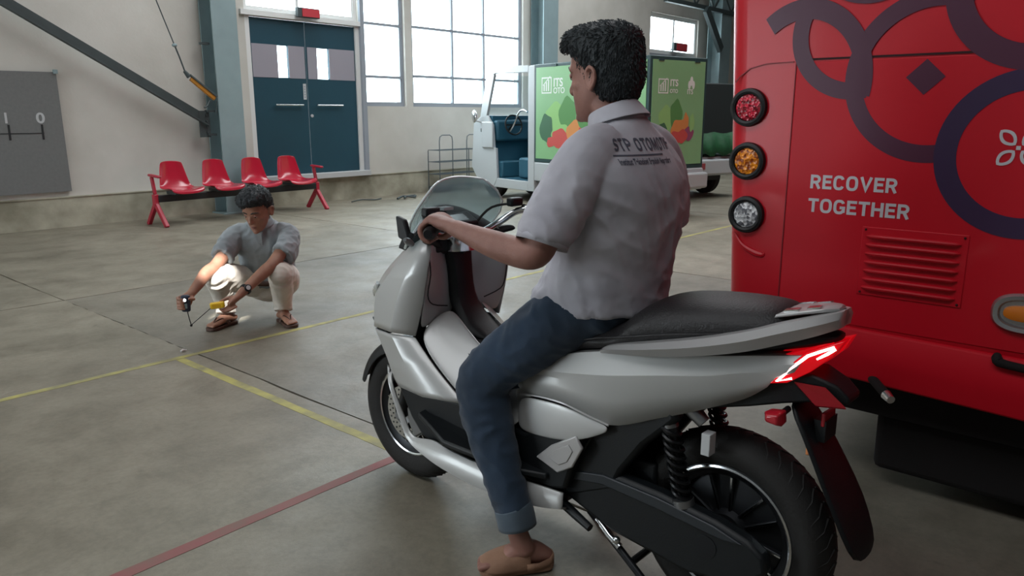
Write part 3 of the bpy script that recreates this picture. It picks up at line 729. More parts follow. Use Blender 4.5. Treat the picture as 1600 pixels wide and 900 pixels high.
G().b2((1.9, PW+.12, 2.19), (2.85, -.04, 2.27)).obj('cab_roof', M_vwhite, pk, bevel=.03)
G().b2((1.83, PW+.12, 1.3), (1.86, -.05, 2.1)).obj('rear_window', M_glass, pk)
for x in (.7, 3.4):
    for y in (-.02, PW+.12): G().lathe([(0, -.1), (.15, -.1), (.2, -.08), (.28, -.09), (.32, -.05), (.32, .05), (.28, .09), (.2, .08), (.15, .1), (0, .1)], (x, y-.08, .32), (0, 1, 0), 26).obj('wheel', M_rubber, pk, smooth=True)
G().b2((.2, PW+.2, .28), (3.9, -.1, .40)).obj('chassis', M_black, pk)
# ------------------------------------------------------------ scooter; local x forward, y left, z up, origin under the rear axle
SC = (1.85, .80, 0); SA = radians(88.8)
M_sil = mat('silver_paint', '#b4b5b4', .36, metal=.22, coat=.45)
M_sil2 = mat('grab_rail_silver', '#b0afaf', .32, metal=.35, coat=.4)
M_dk = mat('satin_black_plastic', '#0f1316', .48, bump=.08, bscale=260, spec=.35)
M_seatm = mat('seat_vinyl', '#1d1b1d', .52, bump=.25, bscale=180)
M_alu = mat('cast_aluminium', '#8b8d90', .35, metal=.9)
M_dmet = mat('dark_metal', '#2a2c2f', .4, metal=.7)
M_clear = bpy.data.materials.new('clear_screen'); M_clear.use_nodes = True
_n = M_clear.node_tree; _n.nodes.clear(); _o = _n.nodes.new('ShaderNodeOutputMaterial'); _mx = _n.nodes.new('ShaderNodeMixShader'); _t = _n.nodes.new('ShaderNodeBsdfTransparent'); _g = _n.nodes.new('ShaderNodeBsdfPrincipled')
_g.inputs['Base Color'].default_value = (*lin('#c4d6d9'), 1); _g.inputs['Roughness'].default_value = .12; _t.inputs[0].default_value = (.86, .93, .94, 1); _mx.inputs[0].default_value = .46
_n.links.new(_t.outputs[0], _mx.inputs[1]); _n.links.new(_g.outputs[0], _mx.inputs[2]); _n.links.new(_mx.outputs[0], _o.inputs[0])
M_edge = mat('screen_edge', '#dfe9ea', .2, coat=.4)
M_tail = mat('tail_lamp_red', '#a30012', .25, emit='#ff0818', estr=.35, coat=.5)
M_led = mat('tail_lamp_tube', '#ffffff', .3, emit='#ffc9c4', estr=5.0)
M_rred = mat('red_reflector_plastic', '#a81828', .3, coat=.4)
M_orl = mat('amber_small_lens', '#d98a58', .3)
sc = thing('scooter', 'large silver motor scooter with black panels and lit red tail lamp', 'scooter', SC, SA)

def along(rows, sub=5):
    A = np.array([[list(p) for p in r] for r in rows], float); n, m, _ = A.shape
    B = catmull(A.reshape(n, m*3), sub); return [[tuple(B[i, 3*j:3*j+3]) for j in range(m)] for i in range(len(B))]
def half_surface(rows, name, m, parent=sc, thick=.006, subd=1, both=True, angle=30, closed_center=False):
    """grid of left-side points; mirrored into one body when it spans the centre line, else a part per side"""
    if closed_center:
        R = [list(r)+[(p[0], -p[1], p[2]) for p in r[::-1] if abs(p[1]) > 1e-4] for r in rows]
        return [G().rings(R, False, False).obj(name, m, parent, smooth=True, subd=subd, solid=thick, angle=angle)]
    g = G().rings(rows, False, False); out = [g.obj(name, m, parent, smooth=True, subd=subd, solid=thick, angle=angle)]
    if both: out.append(g.mirrored().obj(name, m, parent, smooth=True, subd=subd, solid=thick, angle=angle))
    return out
def xs(polys, name, m, parent=sc, bevel=.004, both=False):
    """side outline (x, z) extruded between two y"""
    poly, y0, y1 = polys; g = G().prism(poly, lambda a, b, t: (a, t, b), y0, y1)
    r = g.obj(name, m, parent, bevel=bevel)
    if both: g.mirrored().obj(name, m, parent, bevel=bevel)
    return r

# --- wheels
def wheel(name, x, R, W, rr, rear):
    tr = [(rr-.004, -W*.36), (rr+.012, -W*.44), (rr+(R-rr)*.5, -W*.52), (R-.022, -W*.44), (R-.006, -W*.25), (R, 0), (R-.006, W*.25), (R-.022, W*.44), (rr+(R-rr)*.5, W*.52), (rr+.012, W*.44), (rr-.004, W*.36)]
    w = G().lathe(tr, (x, 0, R), (0, 1, 0), 64, close=True).obj(name, M_rubber, sc, smooth=True, angle=60)
    gr = G()
    for i in range(44):      # tread blocks: slanted grooves as slim ridges
        a = 2*pi*i/44
        for s in (-1, 1):
            p = [(x+(R+.0005)*cos(a), s*.006, R+(R+.0005)*sin(a)), (x+(R-.008)*cos(a+.09), s*W*.26, R+(R-.008)*sin(a+.09)), (x+(R-.024)*cos(a+.13), s*W*.43, R+(R-.024)*sin(a+.13))]
            gr.tube(p, .0028, 4)
    gr.obj('tread', M_rubber, w, kind='stuff')
    # rim
    rim = G().lathe([(rr, -W*.40), (rr+.004, -W*.38), (rr-.004, -W*.30), (rr-.018, -W*.26), (rr-.026, 0), (rr-.018, W*.26), (rr-.004, W*.30), (rr+.004, W*.38), (rr, W*.40), (rr-.006, W*.39), (rr-.012, W*.33), (rr-.034, W*.24), (rr-.040, 0), (rr-.034, -W*.24), (rr-.012, -W*.33), (rr-.006, -W*.39)], (x, 0, R), (0, 1, 0), 64, close=True).obj('rim', M_dmet, w, smooth=True, angle=50)
    for s in (-1, 1):
        G().lathe([(rr-.001, s*W*.405), (rr-.006, s*W*.42), (rr-.011, s*W*.395), (rr-.006, s*W*.38)], (x, 0, R), (0, 1, 0), 64, close=True).obj('polished_lip', M_chrome, rim, smooth=True)
    n = 7 if not rear else 6
    for i in range(n):
        a = 2*pi*i/n+.35
        for d in ((-.10, .10) if rear else (-.07, .07)):
            p = (x+.045*cos(a+d*3), 0, R+.045*sin(a+d*3)); q = (x+(rr-.035)*cos(a+d*2.1), 0, R+(rr-.035)*sin(a+d*2.1))
            G().bar(p, q, W*.50, .010, (-sin(a), 0, cos(a))).obj('spoke', M_dmet, rim, bevel=.003)
            for s in ((1, -1)): G().bar((p[0], s*W*.258, p[2]), (q[0], s*W*.258, q[2]), .003, .005, (-sin(a), 0, cos(a))).obj('spoke_edge', M_chrome, rim)
    return w, rim
rw, rrim = wheel('rear_wheel', 0, .279, .135, .19, True)
G().lathe([(.0, -.05), (.05, -.048), (.06, -.03), (.150, -.015), (.150, .015), (.06, .03), (.05, .048), (0, .05)], (0, 0, .279), (0, 1, 0), 40).obj('hub', M_dmet, rrim, smooth=True, angle=40)
fw, frim = wheel('front_wheel', 1.315, .269, .105, .175, False)
G().lathe([(.0, -.04), (.04, -.04), (.045, .04), (0, .04)], (1.315, 0, .269), (0, 1, 0), 24).obj('hub', M_alu, frim, smooth=True, angle=40)
# front disc with holes suggested by studs
di = G().lathe([(.062, .052), (.105, .052), (.105, .057), (.062, .057)], (1.315, 0, .269), (0, 1, 0), 48, close=True).obj('brake_disc', M_chrome, fw, smooth=True)
g = G()
for i in range(24):
    for r_ in (.075, .092):
        a = 2*pi*(i+.5*(r_ > .08))/24; g.cyl((1.315+r_*cos(a), .0565, .269+r_*sin(a)), (1.315+r_*cos(a), .0578, .269+r_*sin(a)), .0042, n=6)
g.obj('disc_holes', M_dk, di, kind='stuff')
xs(([(1.24, .33), (1.20, .29), (1.19, .23), (1.235, .20), (1.265, .25), (1.275, .31)], .045, .085), 'brake_caliper', M_alu, bevel=.006)
for s in (-1, 1):
    G().tube([(1.315, s*.075, .269), (1.24, s*.075, .50), (1.17, s*.075, .70)], [.022, .021, .019], 12).obj('fork_leg', M_dk, sc, smooth=True)
    G().cyl((1.315, s*.05, .269), (1.315, s*.098, .269), .014, n=10).obj('axle_nut', M_alu, sc, smooth=True)
# front mudguard following the tyre
R = []
for i in range(15):
    a = radians(15+ (165-15)*i/14); r0 = .269+.018
    R.append([(1.315+(r0-dz)*cos(a), y, .269+(r0-dz)*sin(a)) for y, dz in ((-.068, .05), (-.062, .012), (-.035, -.002), (0, -.005), (.035, -.002), (.062, .012), (.068, .05))])
G().rings(R, False, False).obj('front_mudguard', M_dk, sc, smooth=True, solid=.004, subd=1, angle=180)

# --- front fairing (silver)
FR = [
 [(1.055, .125, 1.005), (1.09, .135, .992), (1.14, .115, .98), (1.20, .075, .965), (1.225, 0, .96)],
 [(1.02, .170, .955), (1.07, .180, .945), (1.16, .160, .925), (1.25, .10, .905), (1.29, 0, .90)],
 [(1.015, .195, .875), (1.10, .208, .865), (1.22, .185, .845), (1.33, .115, .825), (1.385, 0, .82)],
 [(1.035, .200, .77), (1.14, .222, .77), (1.29, .192, .755), (1.39, .115, .745), (1.45, 0, .74)],
 [(1.07, .205, .655), (1.17, .230, .655), (1.30, .197, .645), (1.39, .125, .65), (1.45, 0, .655)],
 [(1.075, .203, .648), (1.175, .224, .645), (1.30, .192, .635), (1.38, .120, .638), (1.43, .03, .645)],
 [(.965, .207, .56), (1.10, .226, .553), (1.23, .202, .55), (1.31, .152, .565), (1.36, .10, .585)],
 [(.835, .205, .472), (1.02, .222, .455), (1.16, .208, .455), (1.225, .178, .465), (1.26, .142, .485)]]
half_surface(along(FR[:5], 4), 'front_fairing', M_sil, closed_center=True, subd=0, angle=24)
half_surface(along(FR[5:], 4), 'lower_fairing', M_sil, subd=0, angle=24)
# nose filler and headlight
G().rings([[(1.43, y, z) for y, z in ((-.11, .64), (.11, .64), (.09, .60), (-.09, .60))], [(1.36, y, z) for y, z in ((-.13, .64), (.13, .64), (.12, .58), (-.12, .58))]]).obj('nose_grille', M_dk, sc, bevel=.004)
for s in (-1, 1):
    G().tube([(1.455, s*.01, .70), (1.40, s*.10, .735), (1.30, s*.178, .80)], [.012, .02, .006], 8, sub=3).obj('headlamp', mat('headlamp_lens', '#dfe6ea', .1, coat=1), sc, smooth=True)
# --- tunnel side (silver) between the crease and the step-through
TS = [[(1.040, .065, .740), (.985, .068, .700), (.90, .075, .640), (.80, .085, .590), (.66, .12, .575)],
      [(1.062, .140, .705), (.978, .140, .635), (.868, .142, .558), (.77, .150, .522), (.63, .165, .508)],
      [(1.07, .200, .652), (.965, .203, .557), (.835, .201, .470), (.74, .20, .448), (.60, .195, .440)]]
half_surface(TS, 'tunnel_side', M_sil, subd=2, angle=180)
# --- inner leg shield (silver) facing the rider
IL = [[(1.050, .125, 1.00), (1.085, .085, .985), (1.105, .030, .965)],
      [(1.018, .170, .955), (1.060, .11, .94), (1.092, .030, .925)],
      [(1.012, .195, .875), (1.050, .125, .865), (1.080, .030, .85)],
      [(1.032, .200, .77), (1.050, .130, .765), (1.072, .030, .76)],
      [(1.068, .198, .66), (1.060, .140, .69), (1.060, .030, .70)]]
half_surface(IL, 'inner_shield', M_sil, subd=2, angle=180)
for s in (1, -1):   # glovebox outline
    pts = [(1.022, .178, .925), (1.010, .184, .87), (1.022, .188, .80), (1.024, .165, .765), (1.034, .09, .745)]
    G().tube([(a, s*b, c) for a, b, c in pts], .0022, 6, sub=3).obj('glovebox_seam', M_dk, sc, smooth=True)
# black centre strip, from the dash down to the tunnel pad
R = []
for x, z, w, d in ((1.10, .990, .085, .02), (1.075, .945, .070, .02), (1.062, .88, .055, .022), (1.055, .80, .055, .022), (1.045, .74, .062, .025), (.985, .68, .072, .03), (.90, .635, .076, .035)):
    R.append([(x, -w, z), (x-d, -w*.75, z), (x-d*1.15, 0, z), (x-d, w*.75, z), (x, w, z), (x+.03, w*.9, z), (x+.03, -w*.9, z)])
G().rings(R).obj('centre_strip', M_dk, sc, smooth=True, subd=1, angle=40)
# black band from the strip up to the left and right grips
for s in (1, -1):
    R = []
    for x, y, z, h in ((1.075, .045, .925, .030), (1.060, .10, .955, .020), (1.040, .155, .975, .016), (1.015, .195, .985, .014), (1.00, .215, .985, .010)):
        R.append([(x-.012, s*y, z-h), (x-.018, s*y, z), (x-.006, s*y, z+h), (x+.02, s*y, z+h), (x+.02, s*y, z-h)])
    G().rings(R).obj('dash_side_band', M_dk, sc, smooth=True, subd=1, angle=50)
# tunnel pad
R = []
for x, z, w, h in ((1.00, .60, .03, .05), (.985, .625, .07, .07), (.92, .612, .085, .075), (.84, .592, .088, .07), (.79, .572, .082, .055), (.775, .55, .06, .03)):
    R.append([(x, w*cos(t), z+h*.55*sin(t) if sin(t) > 0 else z+.06*sin(t)) for t in np.linspace(0, 2*pi, 17)[:-1]])
G().rings(R).obj('tunnel_pad', M_seatm, sc, smooth=True, subd=1, angle=180)
G().rings([[(x, y, z) for y, z in ((-w, z0), (w, z0), (w*.95, z1), (-w*.95, z1))] for x, z0, z1, w in ((1.10, .36, .66, .12), (.96, .36, .63, .13), (.80, .36, .575, .13), (.60, .36, .56, .13))]).obj('centre_tunnel', M_dk, sc, bevel=.01)
# --- black side panels, footboards
SP = [(1.20, .455), (1.02, .452), (.835, .468), (.74, .445), (.60, .438), (.40, .545), (.375, .50), (.44, .30), (.50, .285), (.80, .285), (.97, .268), (1.07, .285), (1.13, .345)]
xs((SP, .135, .188), 'side_panel', M_dk, both=True, bevel=.012)
for s in (1, -1):
    FB = [(1.06, .150), (1.05, .222), (.90, .246), (.60, .238), (.50, .200), (.50, .12), (1.0, .12)]
    fb = G().prism([(a, s*b) for a, b in FB], lambda a, b, t: (a, b, t+(max(0, a-.93))*.45), .318, .338).obj('footboard', M_dk, sc, bevel=.006)
    for k in range(4): G().tube([(.60, s*(.15+.022*k), .339), (.92, s*(.15+.022*k), .339)], .003, 4).obj('rubber_rib', M_dk, fb)
# --- lower silver trim sweeping under the footboard
LT = [[(1.268, .168, .500), (1.250, .182, .475), (1.235, .176, .49)],
      [(1.225, .190, .450), (1.215, .206, .446), (1.206, .202, .455)],
      [(1.165, .196, .335), (1.155, .212, .335), (1.142, .206, .348)],
      [(1.120, .196, .262), (1.108, .214, .268), (1.090, .208, .290)],
      [(1.020, .190, .212), (1.000, .218, .235), (.985, .212, .305)],
      [(.90, .170, .186), (.89, .214, .215), (.88, .222, .300)],
      [(.74, .160, .176), (.74, .206, .205), (.74, .214, .292)],
      [(.58, .155, .190), (.58, .196, .212), (.58, .200, .290)],
      [(.455, .150, .222), (.450, .185, .238), (.445, .188, .290)]]
half_surface(along(LT, 5), 'lower_trim', M_sil, subd=0, angle=24, thick=.008)
xs(([(1.06, .20), (.92, .185), (.60, .185), (.47, .225), (.47, .31), (1.02, .31)], -.150, .150), 'belly_pan', M_dk, bevel=.02)
# hexagonal bright emblem on the side
EM = [(.545, .378), (.488, .432), (.398, .488), (.372, .455), (.408, .386), (.462, .352)]
for s in (1, -1):
    em = G().prism(EM, lambda a, b, t: (a, s*t, b), .186, .196).obj('side_badge', M_sil2, sc, bevel=.004)
    cx = sum(p[0] for p in EM)/6; cz = sum(p[1] for p in EM)/6
    G().prism([(cx+(a-cx)*.55, cz+(b-cz)*.55) for a, b in EM], lambda a, b, t: (a, s*t, b), .196, .199).obj('badge_face', M_sil2, em, bevel=.002)

# --- rear body: side cowls with a crease, lower cowl pieces
CW = []
for x, zt, w, zc, zm, wb, zb in ((.66, .640, .150, .62, .56, .150, .500), (.56, .672, .172, .645, .61, .180, .565), (.44, .715, .186, .665, .62, .186, .572), (.30, .750, .188, .690, .62, .170, .542),
                              (.15, .772, .176, .722, .665, .150, .598), (.02, .790, .152, .745, .700, .128, .655), (-.06, .802, .126, .765, .728, .108, .694), (-.125, .812, .104, .782, .762, .100, .735)):
    CW.append([(x, w*.55, zt+.004), (x, w*.86, zt), (x, w*.97, zc+.012), (x, w, zc), (x, w*.985, (zc+zm)/2), (x, (w+wb)/2, zm), (x, wb, zb)])
for k_, dx_ in enumerate((-.075, -.065, -.055, -.045, -.025, -.005, .012)): CW[-1][k_] = (CW[-1][k_][0]+dx_, CW[-1][k_][1]+dx_*.35, CW[-1][k_][2]+(.008 if k_ < 3 else 0))
half_surface(along(CW, 5), 'rear_cowl', M_sil, subd=0, angle=20, thick=.006)
LC = []
for x, w0, z0, w1, z1 in ((.63, .176, .548, .184, .438), (.55, .183, .560, .190, .442), (.46, .189, .569, .192, .452), (.38, .182, .556, .188, .475), (.30, .170, .536, .174, .520)):
    LC.append([(x, w0, z0), (x, (w0+w1)/2+.004, (z0+z1)/2), (x, w1, z1)])
half_surface(LC, 'lower_cowl', M_sil, subd=2, angle=40, thick=.006)
for s in (1, -1):
    G().tube([(.62, s*.180, .555), (.54, s*.187, .568), (.45, s*.191, .572), (.38, s*.185, .558), (.30, s*.173, .540)], .0035, 8, sub=4).obj('cowl_edge', M_sil2, sc, smooth=True)
    G().tube([(.685, s*.17, .545), (.66, s*.182, .57), (.62, s*.18, .585)], .012, 8, sub=2).obj('step_latch', M_chrome, sc, smooth=True)
# black core under the seat and behind the cowls
G().rings([[(x, y, z) for y, z in ((-w, zb), (w, zb), (w, zt), (-w, zt))] for x, zb, zt, w in ((.70, .36, .60, .12), (.56, .34, .665, .15), (.40, .42, .71, .155), (.33, .55, .735, .150), (.15, .61, .76, .13), (0, .665, .778, .105), (-.10, .72, .79, .08))]).obj('frame_core', M_dk, sc, bevel=.01)
# black rear quarter cover reaching the swingarm
xs(([(.54, .44), (.38, .53), (.25, .575), (.12, .635), (.10, .60), (.20, .50), (.27, .40), (.30, .33), (.47, .25), (.52, .30)], .10, .150), 'rear_inner_cover', M_dk, bevel=.015)
xs(([(.54, .44), (.38, .53), (.25, .575), (.12, .635), (.10, .60), (.20, .50), (.27, .40), (.30, .33), (.47, .25), (.52, .30)], -.150, -.10), 'rear_inner_cover', M_dk, bevel=.015)
# --- seat: driver part and raised pillion part
def seat_rings(S):
    R = []
    for x, zt, w, zb in S:
        R.append([(x, 0, zt+.004), (x, w*.45, zt), (x, w*.8, zt-.014), (x, w, zt-.045), (x, w*.99, (zt+zb)/2-.01), (x, w*.92, zb), (x, 0, zb)]+[(x, -w*.92, zb), (x, -w*.99, (zt+zb)/2-.01), (x, -w, zt-.045), (x, -w*.8, zt-.014), (x, -w*.45, zt)])
    return R
G().rings(seat_rings([(.73, .60, .05, .56), (.715, .64, .09, .565), (.66, .69, .12, .60), (.58, .745, .135, .65), (.48, .79, .145, .70), (.36, .81, .16, .735), (.30, .825, .165, .745), (.27, .86, .168, .75), (.22, .897, .166, .76), (.13, .912, .158, .775), (.03, .923, .144, .79), (-.06, .928, .124, .81), (-.120, .926, .105, .83), (-.150, .895, .085, .845)])).obj('seat', M_seatm, sc, smooth=True, subd=2, angle=180)
for s in (1, -1): G().tube([(.55, s*.137, .70), (.40, s*.158, .765), (.27, s*.169, .80), (.12, s*.161, .835), (-.04, s*.128, .86)], .0025, 6, sub=3).obj('seat_piping', M_seatm, sc, smooth=True)
# --- grab rail: two side wings joined behind the seat
for s in (1, -1):
    R = []
    for x, y, z, w, h in ((.335, .170, .748, .008, .010), (.30, .176, .762, .022, .022), (.18, .182, .788, .030, .034), (.05, .172, .818, .034, .042), (-.06, .146, .848, .036, .048), (-.14, .112, .876, .036, .050), (-.205, .072, .898, .034, .046), (-.245, .03, .912, .030, .040), (-.25, .0, .914, .03, .038)):
        R.append([(x, s*(y-w*.8), z+h*.55), (x, s*(y+w*.1), z+h*.5), (x, s*(y+w*.75), z+h*.1), (x, s*(y+w*.6), z-h*.12), (x, s*(y+w*.35), z-h*.5), (x, s*(y-w*.6), z-h*.4)])
    G().rings(along(R, 5)).obj('grab_rail', M_sil2, sc, smooth=True, subd=0, angle=24)
tp = G().rings([[(x, -w, z-.016), (x, w, z-.016), (x, w*.97, z), (x, 0, z+.006), (x, -w*.97, z)] for x, w, z in ((-.02, .100, .880), (-.08, .098, .905), (-.15, .085, .925), (-.21, .055, .938), (-.245, .025, .940))]).obj('rail_plate', M_sil2, sc, smooth=True, subd=1, angle=40)
for s in (1, -1):
    for x0, x1, y in ((-.155, -.12, .058), (-.20, -.17, .045)):
        zp = lambda x: .9075+(-.08-x)*.235; G().add([(x0, s*y, zp(x0)+.003), (x1, s*y, zp(x1)+.003), (x1, s*(y-.02), zp(x1)+.005), (x0, s*(y-.02), zp(x0)+.005), (x0, s*y, zp(x0)-.006), (x1, s*y, zp(x1)-.006), (x1, s*(y-.02), zp(x1)-.006), (x0, s*(y-.02), zp(x0)-.006)], [(0, 1, 2, 3), (4, 5, 6, 7), (0, 1, 5, 4), (1, 2, 6, 5), (2, 3, 7, 6), (3, 0, 4, 7)]).obj('rail_slot', M_chrome, tp)
# --- tail: black upper cover, lit lamp, fender
G().rings([[(x, -w, z0), (x, w, z0), (x, w*.9, z1), (x, 0, z1+.006), (x, -w*.9, z1)] for x, w, z0, z1 in ((.06, .09, .785, .80), (-.06, .10, .80, .825), (-.15, .088, .822, .855), (-.215, .062, .842, .875), (-.25, .03, .855, .872))]).obj('tail_cover', M_dk, sc, smooth=True, subd=1, angle=40)
# lamp body wraps both sides, pointed to the rear
def lamp_side(s):
    A = [(-.095, .752), (-.060, .764), (-.165, .826), (-.248, .858), (-.235, .835), (-.17, .775)]
    yl = lambda x: .100+(x+.095)*.42
    g = G(); g.prism([(-.118, .746), (-.150, .790), (-.188, .832), (-.264, .868), (-.242, .826), (-.20, .784), (-.155, .752)], lambda a, b, t: (a, s*(.112+(a+.11)*.45+t), b), -.035, .0)
    lo = g.obj('tail_lamp', M_tail, sc, bevel=.003, label='lit red tail lamp')
    y = lambda a: s*(.113+(a+.11)*.45)
    G().tube([(-.165, y(-.165), .765), (-.135, y(-.135), .755), (-.162, y(-.162), .790), (-.193, y(-.193), .824), (-.215, y(-.215), .836), (-.245, y(-.245), .851)], [.0030, .0042, .0036, .0036, .0034, .0030], 8).obj('light_tube', M_led, lo, smooth=True)
    G().tube([(-.212, y(-.212), .818), (-.232, y(-.232), .833), (-.248, y(-.248), .846)], [.0022, .0036, .0026], 8).obj('light_tube', M_led, lo, smooth=True)
lamp_side(1); lamp_side(-1)
G().rings([[(x, -w, z0), (x, w, z0), (x, w, z1), (x, -w, z1)] for x, w, z0, z1 in ((-.10, .085, .75, .80), (-.18, .065, .775, .835), (-.235, .03, .82, .86))]).obj('tail_lamp_centre', M_tail, sc, bevel=.004)
# fender under the lamp and hanging plate carrier
G().rings([[(x, -w, z0), (x, w, z0), (x, w*.95, z1), (x, -w*.95, z1)] for x, w, z0, z1 in ((.06, .095, .63, .72), (-.06, .088, .665, .745), (-.14, .075, .690, .765), (-.20, .060, .705, .775), (-.255, .045, .715, .755), (-.285, .040, .712, .730))]).obj('rear_fender', M_dk, sc, bevel=.006)
G().add([(-.165, .070, .752), (-.235, .060, .752), (-.285, .056, .712), (-.220, .070, .705), (-.165, .068, .748), (-.235, .058, .748), (-.285, .054, .708), (-.220, .066, .701)], [(0, 1, 2, 3), (4, 5, 6, 7), (0, 1, 5, 4), (1, 2, 6, 5), (2, 3, 7, 6), (3, 0, 4, 7)]).obj('fender_reflection', mat('dark_red_reflection', '#8a0c18', .3), sc)  # red strip added as a blurred reflection on the fender
R = []
for x, z, w in ((-.150, .70, .070), (-.205, .62, .085), (-.255, .53, .100), (-.305, .44, .110), (-.338, .365, .098), (-.352, .330, .060)):
    R.append([(x+.012, -w, z), (x-.006, -w*.9, z-.004), (x-.010, 0, z-.006), (x-.006, w*.9, z-.004), (x+.012, w, z), (x+.022, 0, z+.004)])
G().rings(R).obj('mud_flap', M_dk, sc, smooth=True, subd=1, angle=50)
# rear turn signals, reflector, lens
for s in (1, -1):
    st = G().tube([(-.150, s*.055, .675), (-.150, s*.105, .672)], .008, 8).obj('indicator_stalk', M_dk, sc, smooth=True)
    R = [[(-.150+dx, s*y, .672+dz) for dx, dz in ((-.018*k, -.014*k), (.022*k, -.010*k), (.024*k, .012*k), (-.014*k, .018*k))] for y, k in ((.090, .6), (.105, 1), (.135, 1.1), (.150, .7))]
    G().rings(R).obj('indicator_lens', M_rred, st, bevel=.004)
G().b2((-.232, -.040, .640), (-.222, .032, .675)).obj('rear_reflector', M_rred, sc, bevel=.003)
G().b2((-.216, .040, .575), (-.206, .072, .600)).obj('plate_light', M_orl, sc, bevel=.003)
G().rings([[(-.235+dx, y, z) for dx, y, z in ((0, -.045, .60), (0, .03, .60), (.0, .03, .655), (0, -.045, .655))], [(-.215, -.04, .60), (-.215, .03, .60), (-.205, .03, .655), (-.205, -.04, .655)]]).obj('plate_bracket', M_dk, sc)
# --- swingarm cover, shocks, stands
SW = [(.50, .275), (.47, .262), (.30, .205), (.05, .178), (-.10, .205), (-.165, .262), (-.155, .305), (-.11, .335), (-.02, .358), (.15, .378), (.33, .385), (.44, .372), (.50, .33)]
sw_ = xs((SW, .100, .148), 'swingarm_cover', M_dk, bevel=.012)
xs(([(.46, .35), (.33, .375), (.15, .368), (-.02, .348), (-.10, .325), (-.04, .318), (.15, .335), (.33, .345), (.44, .325)], .146, .156), 'cover_band', mat('graphite_plastic', '#22272c', .42), bevel=.003)
G().bar((.45, -.11, .29), (0, -.11, .279), .05, .06).obj('swingarm', M_dk, sc, bevel=.01)
G().cyl((0, .05, .279), (0, .150, .279), .03, n=16).obj('axle', M_dmet, sc, smooth=True)
G().cyl((0, -.13, .279), (0, -.05, .279), .03, n=16).obj('axle', M_dmet, sc, smooth=True)
M_red_spring = mat('shock_spring', '#17181a', .35, metal=.4)
for s in (1, -1):
    a = Vector((.145, s*.125, .615)); b = Vector((.075, s*.125, .330)); d = (b-a)
    G().cyl(a-d*.02, a+d*.16, .023, n=16).obj('shock_cap', M_alu, sc, smooth=True)
    sh = G().cyl(a, a+d*.22, .020, n=14).cyl(a+d*.2, b, .013, n=12).obj('shock_absorber', M_dmet, sc, smooth=True)
    G().cyl(a+d*.0-Vector((0, s*.025, 0)), a+Vector((0, s*.022, 0)), .018, n=12).obj('shock_eye', M_alu, sh, smooth=True)
    pts = []; u = Vector((1, 0, .25)).normalized(); v = Vector((0, 1, 0)); T = 9
    for i in range(T*12+1):
        t = i/(T*12); pts.append(a+d*(.16+.68*t)+(u*cos(2*pi*T*t)+v*sin(2*pi*T*t))*.025)
    G().tube(pts, .0055, 6).obj('spring', M_red_spring, sh, smooth=True)
    G().lathe([(.0, -.010), (.030, -.010), (.030, .010), (0, .010)], tuple(a+d*.87), tuple(d), 16).obj('spring_seat', M_alu, sh, smooth=True)
# remote reservoir behind the shock and bracket
G().tube([(.115, .115, .655), (.075, .112, .625), (.045, .110, .600)], [.020, .022, .018], 12).obj('reservoir', M_alu, sc, smooth=True)
G().b2((.020, .088, .515), (.045, .122, .575)).obj('silver_label', M_pale, sc, bevel=.002)
# side stand + centre stand + passenger peg
G().tube([(.50, .13, .225), (.42, .155, .215), (.36, .165, .20)], [.016, .014, .012], 10).obj('foot_peg', M_dk, sc, smooth=True)
cs = G().tube([(.40, .11, .22), (.30, .125, .16), (.20, .13, .09), (.15, .132, .055)], [.013, .012, .011, .012], 10).obj('centre_stand', M_dmet, sc, smooth=True)
G().tube([(.40, -.11, .22), (.20, -.13, .09), (.15, -.132, .055)], .012, 10).obj('stand_leg', M_dmet, cs, smooth=True)
G().tube([(.24, -.12, .12), (.24, .12, .12)], .011, 8).obj('cross_tube', M_dmet, cs, smooth=True)
G().tube([(.36, .13, .215), (.31, .14, .185), (.27, .142, .165)], [.012, .010, .011], 10).obj('chrome_link', M_chrome, cs, smooth=True)
G().bar((.17, .13, .07), (.10, .17, .045), .03, .012).obj('stand_foot', M_dk, cs, bevel=.003)
G().tube([(.18, .13, .08), (.15, .16, .055), (.11, .172, .06)], .009, 8, sub=2).obj('tang', M_chrome, cs, smooth=True)
G().ball((.28, .146, .185), .012).obj('bolt_head', M_chrome, cs, smooth=True)
# exhaust-free right side: motor controller box
G().b2((.20, -.11, .30), (.50, .08, .42)).obj('battery_tray', M_dk, sc, bevel=.01)

# --- dash, screen, handlebar
DS = [[(1.09, .150, 1.005), (1.05, .175, .985), (1.00, .19, .965)],
      [(1.13, .115, 1.045), (1.085, .13, 1.02), (1.03, .14, .985)],
      [(1.16, .055, 1.070), (1.11, .06, 1.045), (1.05, .06, .99)],
      [(1.165, 0, 1.078), (1.115, 0, 1.052), (1.055, 0, .995)]]
half_surface([[(p[0], p[1], p[2]) for p in (DS[i][j] for i in range(4))] for j in range(3)], 'dash_cowl', M_dk, closed_center=True, subd=2, angle=180, thick=.012)
G().rings([[(1.22, y, z) for y, z in ((-.15, .93), (.15, .93), (.12, .975), (-.12, .975))], [(1.10, y, z) for y, z in ((-.165, .92), (.165, .92), (.14, 1.01), (-.14, 1.01))], [(1.045, y, z) for y, z in ((-.16, .93), (.16, .93), (.13, .975), (-.13, .975))]]).obj('dash_base', M_dk, sc, bevel=.008)
ip = G().rings([[(1.075+dx, y, 1.015+dz) for y, dx, dz in ((-w, -.03, -.012), (w, -.03, -.012), (w, .035, .022), (-w, .035, .022))] for w, dz_ in ((.085, 0),)]+[[(1.07+dx, y, 1.028+dz) for y, dx, dz in ((-w, -.025, -.008), (w, -.025, -.008), (w, .03, .022), (-w, .03, .022))] for w in (.075,)]).obj('instrument_panel', M_dk, sc, bevel=.005)
